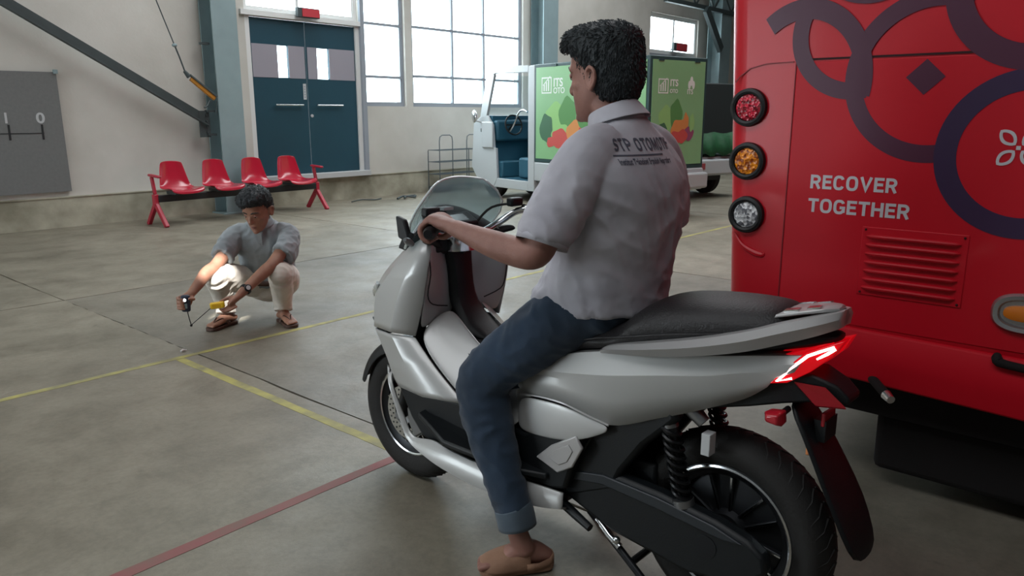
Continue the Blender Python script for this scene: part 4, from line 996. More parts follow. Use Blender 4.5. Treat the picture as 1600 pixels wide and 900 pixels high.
G().add([(1.050, -.045, 1.0225), (1.050, .045, 1.0225), (1.088, .04, 1.0445), (1.088, -.04, 1.0445)], [(0, 1, 2, 3)]).obj('display_glass', mat('display_glass', '#5d676a', .12, coat=1), ip)
G().b2((1.085, .005, 1.062), (1.125, .05, 1.072)).obj('sticker', M_pale, sc)
# windscreen, a curved clear sheet with shoulders
WS = []
for x, z, w, dx in ((1.235, .955, .185, .10), (1.20, 1.00, .195, .10), (1.165, 1.05, .214, .095), (1.135, 1.09, .206, .085), (1.105, 1.13, .172, .06), (1.085, 1.162, .130, .035), (1.078, 1.174, .108, .025)):
    WS.append([(x-dx*u*u, w*u, z-.012*u*u) for u in np.linspace(-1, 1, 15)])
ws = G().rings(WS, False, False).obj('windscreen', M_clear, sc, smooth=True, subd=1, solid=.004, angle=180)
edge = [WS[i][0] for i in range(len(WS))]+WS[-1][1:-1]+[WS[i][-1] for i in range(len(WS)-1, -1, -1)]
G().tube(edge, .004, 6).obj('screen_rim', M_edge, ws, smooth=True)
# chrome bar, grips, levers
hb = []
for s in (1, -1):
    hb.append([(1.04, s*.03, .985), (1.035, s*.10, .985), (1.02, s*.16, 1.01), (.975, s*.205, 1.048), (.90, s*.235, 1.058), (.80, s*.352, 1.056), (.768, s*.405, 1.055)])
    G().tube(hb[-1], .0125, 12, sub=4).obj('handlebar', M_chrome, sc, smooth=True)
    G().tube([(.880, s*.258, 1.058), (.772, s*.398, 1.055)], .0185, 14).obj('grip', M_rubber, sc, smooth=True)
    G().tube([(.772, s*.398, 1.055), (.762, s*.412, 1.055)], [.019, .013], 14).obj('bar_end', M_dmet, sc, smooth=True)
    G().box((.905, s*.232, 1.058), (.045, .055, .045), Matrix.Rotation(s*radians(-56), 3, 'Z')).obj('switch_housing', M_dk, sc, bevel=.006)
    G().tube([(.965, s*.225, 1.062), (.965, s*.252, 1.056), (.935, s*.295, 1.045), (.88, s*.362, 1.038), (.865, s*.385, 1.038)], [.010, .009, .008, .007, .009], 8, sub=3).obj('brake_lever', M_dmet, sc, smooth=True)
    G().box((.985, s*.200, 1.080), (.03, .06, .03)).obj('master_cylinder', M_dk, sc, bevel=.006)
    # hoses down to the steering head
    G().tube([(.985, s*.20, 1.075), (1.05, s*.15, 1.06), (1.07, s*.09, 1.01), (1.075, s*.05, .97)], .0045, 8, sub=4).obj('brake_hose', M_rubber, sc, smooth=True)
G().rings([[(1.04+r*cos(t), r*1.7*sin(t), z) for t in np.linspace(0, 2*pi, 13)[:-1]] for z, r in ((.93, .045), (.975, .045), (.995, .035), (1.0, .02))]).obj('bar_clamp', M_chrome, sc, smooth=True, angle=50)
# left mirror base seen as a dark triangle outside the screen
G().prism([(1.02, 1.06), (1.06, 1.07), (1.05, 1.00), (.99, .985)], lambda a, b, t: (a, t, b), .265, .285).obj('hand_guard', M_dk, sc, bevel=.006)
G().tube([(.995, .275, .985), (.97, .31, 1.0), (.955, .335, 1.01)], [.010, .012, .006], 8).obj('guard_tip', M_alu, sc, smooth=True)
# steering column
G().cyl((1.17, 0, .66), (1.06, 0, .95), .028, n=14).obj('steering_column', M_dmet, sc, smooth=True)
G().bar((1.18, -.085, .70), (1.18, .085, .70), .05, .03).obj('fork_crown', M_dmet, sc, bevel=.004)
# ------------------------------------------------------------ people: lofted volumes merged by a voxel remesh into one skin
def skin_mat(name, c, c2):
    m = mat(name, c, .55, vary=.3, vscale=14, dark=c2, bump=.12, bscale=180)
    m.node_tree.nodes['Principled BSDF'].inputs['Subsurface Weight'].default_value = .08
    m.node_tree.nodes['Principled BSDF'].inputs['Subsurface Radius'].default_value = (.02, .008, .004)
    return m
M_skin = skin_mat('skin', '#956c60', '#875f54')
M_skin2 = skin_mat('skin_tan', '#98705c', '#875f4d')
M_lip = mat('lips', '#7c4a44', .5)
M_hair = mat('black_hair', '#1d2529', .6, bump=.5, bscale=130)  # black lifted towards blue, window haze put into the colour
M_eye = mat('eye_white', '#8f867e', .4); M_iris = mat('iris', '#1a120e', .2)

def fabric(name, color, dark, scale=900, wale=None, rough=.9, vary=8):
    m = mat(name, color, rough, vary=.2, vscale=vary, dark=dark, sheen=.15); nt = m.node_tree; b = nt.nodes['Principled BSDF']
    tc = nt.nodes.new('ShaderNodeTexCoord'); v = nt.nodes.new('ShaderNodeTexNoise'); v.inputs['Scale'].default_value = scale; v.inputs['Detail'].default_value = 2
    nt.links.new(tc.outputs['Object'], v.inputs['Vector']); bp = nt.nodes.new('ShaderNodeBump'); bp.inputs['Strength'].default_value = .25; bp.inputs['Distance'].default_value = .004
    nt.links.new(v.outputs['Fac'], bp.inputs['Height']); nt.links.new(bp.outputs[0], b.inputs['Normal']); return m
M_shirt = fabric('grey_polo_cloth', '#b0afb7', '#a3a2ab')
M_shirt2 = fabric('heather_grey_cloth', '#8f969a', '#7c8387')
M_jean = fabric('blue_denim', '#26394e', '#1b2b3c', 500, vary=6)
M_cuff = fabric('denim_inside', '#4d5a66', '#3f4c57', 500)
M_cream = fabric('cream_trouser_cloth', '#d3cdc4', '#c6bfb4', 700, vary=5)
M_tan = mat('tan_foam', '#93705a', .8, vary=.2, vscale=12, bump=.2, bscale=90)
M_brownl = mat('brown_leather', '#4d352b', .6, vary=.3, vscale=20)
M_print2 = mat('shirt_print', '#4c4f5c', .8)

def ringtube(g, pts, ref=(0, 1, 0), n=20, sub=5, cap=True):
    """pts: (x, y, z, ra, rb); ra lies along ref, rb across; rounded ends"""
    P = catmull(pts, sub) if len(pts) > 2 else np.array(pts, float)
    N = len(P); R = []
    ref = Vector(ref)
    def ring(c, t, ra, rb):
        a = ref-t*ref.dot(t)
        if a.length < .05: a = t.orthogonal()
        a.normalize(); b = t.cross(a)
        return [c+a*ra*cos(2*pi*k/n)+b*rb*sin(2*pi*k/n) for k in range(n)]
    T = []
    for i in range(N):
        d = Vector(P[min(i+1, N-1), :3]-P[max(i-1, 0), :3]); T.append(d.normalized() if d.length > 1e-6 else Vector((0, 0, 1)))
    if cap:
        r = min(P[0, 3], P[0, 4])
        for k in (3, 2, 1):
            a = k/3*pi/2*.94; R.append(ring(Vector(P[0, :3])-T[0]*r*sin(a)*.8, T[0], P[0, 3]*cos(a), P[0, 4]*cos(a)))
    for i in range(N): R.append(ring(Vector(P[i, :3]), T[i], P[i, 3], P[i, 4]))
    if cap:
        r = min(P[-1, 3], P[-1, 4])
        for k in (1, 2, 3):
            a = k/3*pi/2*.94; R.append(ring(Vector(P[-1, :3])+T[-1]*r*sin(a)*.8, T[-1], P[-1, 3]*cos(a), P[-1, 4]*cos(a)))
    return g.rings(R)

def organic(name, m, parent, builders, voxel=.006, smooth=6, disp=None, label=None, adapt=0):
    """each builder is a G holding closed volumes; union by voxel remesh, smoothing, then optional displacement"""
    me = builders.mesh(name+'_src'); o = link(bpy.data.objects.new(name+'_src', me))
    md = o.modifiers.new('r', 'REMESH'); md.mode = 'VOXEL'; md.voxel_size = voxel; md.adaptivity = adapt; md.use_smooth_shade = True
    if smooth: ms = o.modifiers.new('s', 'SMOOTH'); ms.factor = .5; ms.iterations = smooth
    dg = bpy.context.evaluated_depsgraph_get(); ev = o.evaluated_get(dg)
    nm = bpy.data.meshes.new_from_object(ev); bpy.data.objects.remove(o)
    nm.materials.clear(); nm.materials.append(m); nm.name = name
    if disp:
        nv = len(nm.vertices); co = np.empty(nv*3); no = np.empty(nv*3)
        nm.vertices.foreach_get('co', co); nm.vertex_normals.foreach_get('vector', no)
        co = co.reshape(-1, 3); no = no.reshape(-1, 3); co2 = disp(co, no); nm.vertices.foreach_set('co', co2.ravel()); nm.update()
    nm.polygons.foreach_set('use_smooth', [True]*len(nm.polygons))
    q = link(bpy.data.objects.new(name, nm)); q.parent = parent
    if label: q['label'] = label
    return q

def fold_disp(amp, dirs, seed=0, fine=.0015, mask=None):
    """soft cloth folds: ridged noise stretched along given directions"""
    def f(co, no):
        out = co.copy()
        for i in range(len(co)):
            p = co[i]; h = 0
            for d, sc_, st, w in dirs:
                d = Vector(d).normalized(); a = Vector(p).dot(d); q = Vector(p)-d*a
                v = q*sc_+d*a*st+Vector((seed*3.1, seed*1.7, 0))
                h += w*(1-2*abs(noise.noise(v)))
            h = h*amp+fine*noise.noise(Vector(p)*60)
            if mask: h *= mask(p)
            out[i] = p+no[i]*h
        return out
    return f

def loc_rot(o, yaw=0, pitch=0, roll=0):
    return Matrix.Translation(Vector(o)) @ Matrix.Rotation(yaw, 4, 'Z') @ Matrix.Rotation(pitch, 4, 'Y') @ Matrix.Rotation(roll, 4, 'X')

def xf(g, M): g.v = [tuple(M @ Vector(v)) for v in g.v]; return g

def head_geo(M, k=1.0):
    """head volumes: chin at z 0, crown at .238, face towards +x"""
    g = G(); n = 28; R = []
    S = [(-.002, .050, .010, .010), (.004, .050, .024, .026), (.018, .042, .040, .046), (.045, .026, .054, .064), (.075, .014, .063, .080), (.105, .006, .068, .089), (.130, .001, .073, .095), (.165, -.003, .077, .099), (.198, -.005, .073, .092), (.222, -.006, .056, .070), (.236, -.006, .030, .036), (.240, -.006, .010, .012)]
    P = catmull(S, 3)
    for z, cx, w, d in P:
        row = []
        for i in range(n):
            a = 2*pi*i/n; c, s = cos(a), sin(a); row.append((cx+d*(abs(c)**.92)*(1 if c > 0 else -1), w*s, z))
        R.append(row)
    g.rings(R)
    ringtube(g, [(.084, 0, .128, .008, .008), (.096, 0, .110, .010, .010), (.107, 0, .090, .013, .011), (.103, 0, .080, .015, .010)], n=12)       # nose
    for s in (-1, 1):
        g.ball((.097, s*.012, .083), (.009, .008, .007), 10, 8)
        ringtube(g, [(.088, s*.012, .140, .010, .007), (.084, s*.034, .145, .010, .008), (.068, s*.055, .138, .008, .008)], (0, 0, 1), n=10)       # brow ridge
        ringtube(g, [(.070, s*.040, .100, .014, .012), (.045, s*.055, .095, .013, .012)], (0, 0, 1), n=10)                                          # cheekbone
        # ear: helix, lobe and bowl
        pts = [(-.012, s*.074, .082, .007, .006), (-.004, s*.079, .090, .007, .006), (.002, s*.079, .108, .006, .006), (-.002, s*.084, .128, .006, .006), (-.016, s*.089, .138, .006, .006), (-.030, s*.090, .128, .006, .006), (-.032, s*.087, .110, .006, .006), (-.024, s*.083, .092, .007, .006), (-.012, s*.080, .080, .008, .006)]
        ringtube(g, pts, (0, 1, 0), n=8, sub=3)
        g.ball((-.014, s*.077, .108), (.016, .006, .024), 12, 8)
    ringtube(g, [(.084, -.018, .052, .005, .006), (.092, 0, .054, .006, .007), (.084, .018, .052, .005, .006)], (0, 0, 1), n=10)
    ringtube(g, [(.082, -.015, .042, .006, .006), (.089, 0, .041, .007, .007), (.082, .015, .042, .006, .006)], (0, 0, 1), n=10)
    g.ball((.078, 0, .012), (.018, .020, .014), 12, 8)
    g.v = [(v[0]*k, v[1]*k, v[2]*k) for v in g.v]
    return xf(g, M)

def face_parts(M, parent, k=1.0):
    M = M @ Matrix.Scale(k, 4)
    for s in (-1, 1):
        e = xf(G().ball((.0795, s*.031, .121), (.0115, .0125, .0105), 14, 10), M).obj('eye', M_eye, parent, smooth=True)
        xf(G().ball((.0885, s*.031, .1185), (.003, .005, .005), 10, 8), M).obj('iris', M_iris, e, smooth=True)
        ld = G(); ringtube(ld, [(.083, s*.018, .123, .004, .003), (.0905, s*.030, .1275, .006, .004), (.080, s*.045, .122, .004, .003)], (0, 0, 1), n=8)
        xf(ld, M).obj('eyelid', parent.get('_skin_m') and M_skin or M_skin, e, smooth=True)
        br = G(); ringtube(br, [(.097, s*.012, .141, .003, .002), (.0955, s*.030, .148, .004, .0025), (.078, s*.053, .142, .002, .002)], (0, 0, 1), n=8)
        xf(br, M).obj('eyebrow', M_hair, parent, smooth=True)
    lp = G(); ringtube(lp, [(.0865, -.019, .0495, .002, .003), (.0965, 0, .052, .0032, .004), (.0865, .019, .0495, .002, .003)], (0, 0, 1), n=8)
    ringtube(lp, [(.0865, -.015, .0445, .002, .003), (.0945, 0, .0415, .0038, .004), (.0865, .015, .0445, .002, .003)], (0, 0, 1), n=8)
    xf(lp, M).obj('lips', M_lip, parent, smooth=True)

def hair(M, parent, slices, extra=(), seed=1, strands=1500, amp=.006, flow=(.2, 0, -1)):
    g = G(); n = 28; R = []
    for z, cx, w, d in catmull(slices, 3):
        R.append([(cx+d*cos(2*pi*i/n), w*sin(2*pi*i/n), z) for i in range(n)])
    g.rings(R)
    for e in extra: ringtube(g, e, n=14)
    xf(g, M)
    Mi = M.inverted()
    def dsp(co, no):
        out = co.copy()
        for i in range(len(co)):
            p = Mi @ Vector(co[i]); q = Vector((p.x*45, p.y*45, p.z*22)); h = noise.noise(q)*amp+noise.noise(q*2.6)*amp*.55
            out[i] = co[i]+no[i]*h
        return out
    ho = organic('hair', M_hair, parent, g, .0055, 3, dsp)
    # short strands laid over the mass
    me = ho.data; rnd = random.Random(seed); st = G(); R3 = M.to_3x3(); F = Vector(flow)
    N = len(me.vertices); nrm = np.empty(N*3); me.vertex_normals.foreach_get('vector', nrm); nrm = nrm.reshape(-1, 3)
    for _ in range(strands):
        i = rnd.randrange(N); p = Vector(me.vertices[i].co); nn = Vector(nrm[i]); pl = Mi @ p
        f = R3 @ (F+Vector((.8*min(1, max(0, (pl.z-.17)/.07)), rnd.uniform(-.4, .4), rnd.uniform(-.2, .4)+.9*min(1, max(0, (pl.z-.19)/.06)))))
        t = (f-nn*f.dot(nn)); t = t.normalized() if t.length > 1e-3 else nn.orthogonal()
        L_ = rnd.uniform(.008, .016); sd = t.cross(nn).normalized()*.0016
        a = p-nn*.002; b = p+t*L_*.55+nn*(.0022+rnd.random()*.0015); c = p+t*L_+nn*(.001+rnd.random()*.0025)
        st.add([a+sd, a-sd, a+nn*.002, b+sd*.8, b-sd*.8, b+nn*.0018, c], [(0, 1, 4, 3), (1, 2, 5, 4), (2, 0, 3, 5), (3, 4, 6), (4, 5, 6), (5, 3, 6)])
    st.obj('hair_strands', M_hair, ho, smooth=True, kind='stuff')
    return ho

# ======================= the rider, in the scooter's frame =======================
rd = thing('person', 'man in grey polo shirt and jeans sitting astride the silver scooter', 'person', SC, SA)
HM = loc_rot((.462, 0, 1.365), yaw=radians(0), pitch=radians(3)); HK = 1.03
body = head_geo(HM, HK)
ringtube(body, [(.405, 0, 1.30, .075, .065), (.425, 0, 1.37, .060, .058), (.462, 0, 1.43, .056, .058), (.475, 0, 1.47, .055, .055)])
ringtube(body, [(.42, 0, .88, .14, .12), (.41, 0, 1.0, .14, .10), (.40, 0, 1.15, .17, .10), (.40, 0, 1.26, .16, .08), (.405, 0, 1.31, .10, .06)])
def arm(g, s):
    ringtube(g, [(.405, s*.17, 1.27, .046, .046), (.415, s*.24, 1.18, .046, .046), (.425, s*.300, 1.08, .043, .044), (.440, s*.326, 1.028, .041, .043), (.50, s*.338, 1.028, .041, .043), (.58, s*.350, 1.043, .037, .039), (.66, s*.358, 1.062, .028, .030), (.705, s*.359, 1.072, .024, .029)], (0, 0, 1))
# grip axis of the bar and the fingers closed on it
GA = Vector((-.10, .165, -.004)).normalized(); GC = Vector((.800, .352, 1.056))
def hand(g, s):
    def P(along, ang, r):      # point around the bar: ang 90 = above, 0 = ahead
        pf = Vector((GA.y, -GA.x, 0)).normalized(); p = GC+GA*along+pf*r*cos(radians(ang))+Vector((0, 0, 1))*r*sin(radians(ang))
        return (p.x, s*p.y, p.z)
    A = [(.036, 1.0), (.013, 1.06), (-.010, 1.02), (-.032, .88)]     # little finger is outside: flip order
    A = [(.034, .86), (.012, 1.0), (-.011, 1.05), (-.034, 1.0)]
    for al, kf in A:
        r = .0092*(.9+.1*kf)
        pts = [(*P(al*.95, 152, .047), r*1.25, r*1.2), (*P(al, 112, .042), r*1.22, r*1.15), (*P(al*1.02, 66, .036*kf), r*1.1, r*1.05), (*P(al*1.04, 14, .033), r, r), (*P(al*1.03, -36, .031), r*.96, r*.92), (*P(al*1.02, -82, .0295), r*.86, r*.8)]
        ringtube(g, pts, tuple(GA*1) if s > 0 else (GA.x, -GA.y, GA.z), n=12)
    # palm
    w = Vector((.705, .359, 1.072)); k = GC+Vector((-.036, -.002, .028))
    gx = (GA.x, s*GA.y, GA.z)
    ringtube(g, [(w.x, s*w.y, w.z, .027, .021), (.735, s*.358, 1.078, .032, .020), (.762, s*.356, 1.082, .040, .019), (.785, s*.354, 1.089, .045, .016)], gx, n=18)
    # thumb leaves the inner side of the palm and passes below the bar
    t = [(.728, s*.335, 1.068, .013, .013), (.752, s*.312, 1.058, .0125, .012), (*P(-.052, 205, .034), .0112, .011), (*P(-.058, 250, .031), .0102, .010), (*P(-.056, 292, .029), .009, .0085)]
    ringtube(g, t, (0, 0, 1), n=12)
for s in (1, -1): arm(body, s); hand(body, s)
# legs and feet inside the jeans
def foot_pts(an, heel, toe): pass
AN = {1: (.565, .262), -1: (.565, -.262)}
for s in (1, -1):
    ringtube(body, [(.42, s*.09, .86, .085, .085), (.57, s*.17, .73, .07, .07), (.705, s*.235, .60, .055, .055), (.68, s*.25, .45, .05, .05), (.61, s*.258, .27, .036, .038), (.572, s*.246, .14, .030, .034), (.562, s*.232, .085, .033, .040)], n=16)
    ringtube(body, [(.526, s*.161, .045, .025, .022), (.551, s*.200, .062, .030, .038), (.575, s*.235, .070, .032, .034), (.606, s*.269, .052, .037, .023), (.633, s*.298, .040, .040, .016)], (.78*1, -s*.62, 0), n=16)
    for j, (u, L_) in enumerate(((-.030, .95), (-.014, 1.0), (.001, .95), (.015, .88), (.028, .78))):
        dx, dy = .62, .78; ex, ey = .78*u, -.62*u
        r = .0095 if j else .0125
        bx_, by_ = .633+ex, .298+ey
        ringtube(body, [(bx_, s*by_, .040, r, r), (bx_+dx*.022*L_, s*(by_+dy*.022*L_), .040, r, r), (bx_+dx*.042*L_, s*(by_+dy*.042*L_), .034, r*.9, r*.8)], (0, 0, 1), n=10)
rbody = organic('body', M_skin, rd, body, .0048, 4)
face_parts(HM, rbody, HK)
hair(HM @ Matrix.Scale(HK, 4), rd, [(.050, -.052, .050, .040), (.070, -.044, .068, .058), (.100, -.036, .080, .076), (.135, -.026, .084, .090), (.170, -.016, .088, .100), (.200, -.008, .091, .106), (.225, -.002, .086, .104), (.243, .002, .070, .088), (.254, .002, .046, .060), (.258, .002, .02, .03)],
     extra=[[(.03, 0, .218, .062, .028), (.075, .008, .226, .056, .027), (.100, .018, .214, .040, .020), (.112, .024, .200, .024, .012)]], seed=5, strands=3200, amp=.0035)
# sideburn is part of the hair mass; shirt
sh = G()
R = []
TS_ = [(.840, .462, .195, .178), (.87, .456, .198, .174), (.92, .438, .200, .164), (.99, .414, .197, .152), (1.06, .394, .197, .143), (1.13, .384, .205, .140), (1.20, .382, .212, .134), (1.255, .386, .200, .118), (1.30, .392, .160, .098), (1.332, .400, .112, .080), (1.355, .410, .080, .070), (1.375, .422, .066, .064)]
for z, cx, w, d in catmull(TS_, 4):
    row = []
    for i in range(96):
        a = 2*pi*i/96; c, s = cos(a), sin(a)
        k = max(0, (.90-z)/.065)
        # hem: higher in front, vent on the side, tail low behind
        lift = k*.030*max(0, c)+(.045*k*max(0, 1-abs(abs(a-pi)-radians(105))/radians(7)))
        row.append((cx+d*(abs(c)**.85)*(1 if c > 0 else -1)-(k*.008 if c < 0 else -k*.01), w*s*(1+.03*k), z+lift-max(0, (z-1.30)/.075)*.024*c))
    R.append(row)
sh.rings(R)
for s in (1, -1):
    ringtube(sh, [(.395, s*.09, 1.285, .070, .078), (.398, s*.155, 1.265, .078, .080), (.408, s*.215, 1.205, .080, .076), (.420, s*.262, 1.135, .074, .070), (.430, s*.296, 1.080, .070, .065), (.432, s*.302, 1.066, .070, .065)], (1, 0, 0), n=24, cap=False)
    sh.ball((.40, s*.14, 1.265), (.075, .075, .065), 16, 10)
def shirt_mask(p): return 1.0
FD = [((.2, .35, 1), 24, 4.5, .7), ((.4, .8, .5), 19, 4.0, 1.0), ((-.3, -.8, .5), 12, 3, .5)]
shirt = organic('polo_shirt', M_shirt, rd, sh, .006, 3, fold_disp(.0055, FD, 2, .0008, lambda p: .25+.75*min(1, max(0, (1.27-p[2])/.12))))
# collar standing round the neck
R = []
for z, cx, w, d, o_ in ((1.350, .412, .075, .073, 0), (1.372, .422, .066, .067, 0), (1.390, .432, .0625, .064, 0), (1.400, .437, .0635, .065, 0), (1.396, .434, .069, .070, 0), (1.376, .423, .079, .078, 0), (1.358, .412, .089, .086, 0)):
    R.append([(cx+d*cos(a), w*sin(a), z-.026*cos(a)) for a in np.linspace(.32, 2*pi-.32, 40)])
G().rings(R, False, False).obj('collar', M_shirt, rd, smooth=True, solid=.0025, subd=1, angle=180)
for s in (1, -1):     # ribbed sleeve hems
    a = []
    ringtube(gg := G(), [(.4325, s*.3015, 1.070, .0725, .0675), (.4345, s*.3095, 1.050, .0715, .0665)], (1, 0, 0), n=32, cap=False)
    gg.f = gg.f[:-2]
    gg.obj('sleeve_hem', M_shirt, rd, smooth=True, solid=.003, angle=180)
# jeans
jn = G()
ringtube(jn, [(.445, 0, .845, .165, .135), (.435, 0, .90, .165, .125), (.425, 0, .95, .160, .118)], n=28)
for s in (1, -1):
    ringtube(jn, [(.40, s*.085, .865, .098, .100), (.50, s*.135, .800, .098, .096), (.60, s*.185, .715, .092, .088), (.685, s*.225, .640, .083, .080), (.722, s*.240, .580, .078, .076), (.706, s*.246, .505, .076, .073), (.672, s*.252, .420, .070, .069), (.632, s*.254, .330, .060, .060), (.600, s*.252, .250, .053, .055), (.580, s*.248, .192, .049, .052)], (0, 1, 0), n=24, cap=False)
    jn.ball((.425, s*.08, .86), (.12, .105, .10), 16, 10); jn.ball((.708, s*.236, .602), (.078, .074, .080), 16, 12)
jean = organic('jeans', M_jean, rd, jn, .0075, 4, fold_disp(.0055, [((0, 1, .15), 22, 4, .8), ((.6, .3, -.7), 16, 3, .5)], 7, .0008))
for s in (1, -1):
    cg = G(); ringtube(cg, [(.590, s*.250, .222, .0535, .0565), (.582, s*.248, .200, .0555, .0585), (.572, s*.246, .160, .0550, .0580)], (0, 1, 0), n=28, cap=False, sub=3); cg.f = cg.f[:-2]
    cg.obj('turned_up_cuff', M_cuff, rd, smooth=True, solid=.006, angle=180)
    # slip-on sandal: sole and broad upper
    d = Vector((.62, .78, 0))*.92; nrm = Vector((.78, -.62, 0))*.95; o0 = Vector((.512, .145, 0))
    sl = []
    prof = [(0, .0), (.004, .020), (.025, .038), (.08, .042), (.14, .046), (.19, .054), (.225, .050), (.25, .032), (.258, .0)]
    Lp = [o0+d*a+nrm*b for a, b in catmull(prof, 3)]; Rp = [o0+d*a-nrm*b*.95 for a, b in catmull(prof, 3)][::-1]
    poly = [(p.x, p.y) for p in Lp+Rp[1:-1]]
    so = G().prism(poly, lambda a, b, t: (a, s*b, t+max(0, .03-(a-.50)*.5)*0), .004, .030).obj('sandal_sole', M_tan, rd, bevel=.007, bseg=3, label='tan foam slip-on sandal')
    R = []
    for a, w, h in ((.085, .046, .085), (.105, .049, .082), (.14, .052, .074), (.18, .056, .062), (.215, .053, .050), (.24, .040, .042), (.252, .020, .034)):
        c = o0+d*a; R.append([(c.x+nrm.x*w*cos(t), s*(c.y+nrm.y*w*cos(t)), .022+(h-.012)*abs(sin(t))**.8) for t in np.linspace(0, pi, 15)])
    G().rings(R, False, False).obj('sandal_upper', M_tan, so, smooth=True, solid=.007, subd=1, angle=180)
    R = []      # raised heel rim
    for a, w, h in ((.10, .047, .045), (.06, .044, .042), (.02, .032, .048), (.004, .014, .052)):
        c = o0+d*a; R.append([(c.x+nrm.x*w*q, s*(c.y+nrm.y*w*q), z) for q, z in ((1, .02), (1.03, h))])
    R2 = [[(p[0], p[1], p[2]) for p in r] for r in R]
    for a, w, h in ((.004, -.014, .052), (.02, -.032, .048), (.06, -.044, .042), (.10, -.047, .045)):
        c = o0+d*a; R2.append([(c.x+nrm.x*w*q, s*(c.y+nrm.y*w*q), z) for q, z in ((1, .02), (1.03, h))])
    G().rings(R2, False, False).obj('sandal_rim', M_tan, so, smooth=True, solid=.006, angle=180)
# print across the shoulders, laid on the cloth
def on_cloth(txt, size, y0, z0, xs_=1., bold=0, name='shirt_lettering', off=.0016, block=0):
    bvh = BVHTree.FromPolygons([tuple(v.co) for v in shirt.data.vertices], [tuple(p.vertices) for p in shirt.data.polygons])
    t = block_text(name, txt, size, M_print2, rd, Matrix.Identity(4), block, t=.19, gap=.13, slant=.12) if block else text_obj(name, txt, size, M_print2, rd, Matrix.Identity(4), ext=0, bold=bold, xs=xs_)
    bm = bmesh.new(); bm.from_mesh(t.data); bmesh.ops.triangulate(bm, faces=bm.faces)
    for _ in range(2):
        long = [e for e in bm.edges if e.calc_length() > .010]
        if long: bmesh.ops.subdivide_edges(bm, edges=long, cuts=1); bmesh.ops.triangulate(bm, faces=bm.faces)
    for v in bm.verts:
        y = y0-v.co.x; z = z0+v.co.y
        off_ = off+v.co.z*2; h = bvh.ray_cast(Vector((0, y, z)), Vector((1, 0, 0)))
        v.co = (h[0]-Vector((off_, 0, 0))) if h[0] else Vector((.26, y, z))
    bm.to_mesh(t.data); bm.free(); t.data.update(); return t
on_cloth('STP OTOMOTIF', .032, .152, 1.289, block=.222)
on_cloth('_______________', .024, .160, 1.280, .95, .0012, 'shirt_rule')
on_cloth('Institut Teknologi Sepuluh Nopember', .021, .154, 1.2545, .60, .0006)

# ======================= the crouching man =======================
cm = thing('person', 'crouching man in grey shirt and cream trousers holding instruments', 'person', (2.65, 4.6, 0), radians(227.9))
HC = loc_rot((.075, .115, .672), yaw=radians(-20), pitch=radians(22)); KC = 1.06
b2 = head_geo(HC, KC)
ringtube(b2, [(-.01, .09, .62, .07, .06), (.02, .092, .69, .056, .056), (.055, .097, .735, .054, .055), (.085, .10, .76, .05, .05)], n=18)
ringtube(b2, [(-.17, .09, .26, .13, .10), (-.12, .09, .38, .13, .09), (-.05, .09, .52, .16, .09), (0, .09, .62, .13, .07)], n=20)
def carm(g, sgn, P): ringtube(g, P, (0, 0, 1), n=16)
RA = [(.0, -.065, .625, .046, .046), (.10, -.105, .545, .043, .043), (.235, -.155, .455, .040, .041), (.30, -.20, .42, .040, .042), (.38, -.235, .365, .032, .034), (.44, -.262, .325, .025, .028)]
LA = [(.0, .265, .625, .046, .046), (.12, .255, .555, .043, .043), (.265, .200, .465, .040, .041), (.32, .155, .425, .040, .042), (.39, .085, .365, .033, .035), (.455, .03, .315, .026, .029)]
carm(b2, 0, RA); carm(b2, 0, LA)
# right hand: palm and fingers around the upright meter
ringtube(b2, [(.44, -.262, .325, .024, .026), (.462, -.276, .305, .034, .020), (.478, -.286, .285, .038, .018), (.486, -.290, .268, .036, .015)], (.3, -.75, .4), n=16)
for j in range(4):
    z = .315-.020*j
    ringtube(b2, [(.468+.004*j, -.305, z, .0095, .0095), (.490, -.325, z-.002, .009, .009), (.520, -.322, z-.004, .0085, .0085), (.533, -.300, z-.006, .008, .008), (.530, -.288+.002*j, z-.008, .007, .007)], (0, 0, 1), n=10)
ringtube(b2, [(.462, -.255, .300, .012, .012), (.490, -.238, .300, .0115, .0115), (.515, -.240, .306, .0105, .010), (.531, -.252, .310, .009, .0085)], (0, 0, 1), n=10)
# left hand pinching the yellow case
ringtube(b2, [(.455, .03, .315, .025, .027), (.475, .010, .295, .034, .020), (.490, -.012, .278, .038, .019), (.500, -.028, .266, .036, .016)], (.5, .5, .5), n=16)
for j in range(4):
    a = j*.017
    ringtube(b2, [(.478+a*.55, -.018+a*.55, .262-a*.25, .0095, .0095), (.488+a*.5, -.048+a*.4, .242-a*.25, .009, .009), (.498+a*.45, -.072+a*.3, .232-a*.2, .0085, .0085), (.505+a*.4, -.088+a*.35, .236-a*.15, .0075, .0075)], (0, 0, 1), n=10)
ringtube(b2, [(.468, -.005, .300, .012, .012), (.480, -.040, .297, .0115, .011), (.492, -.068, .287, .010, .010), (.498, -.086, .280, .0085, .008)], (0, 0, 1), n=10)
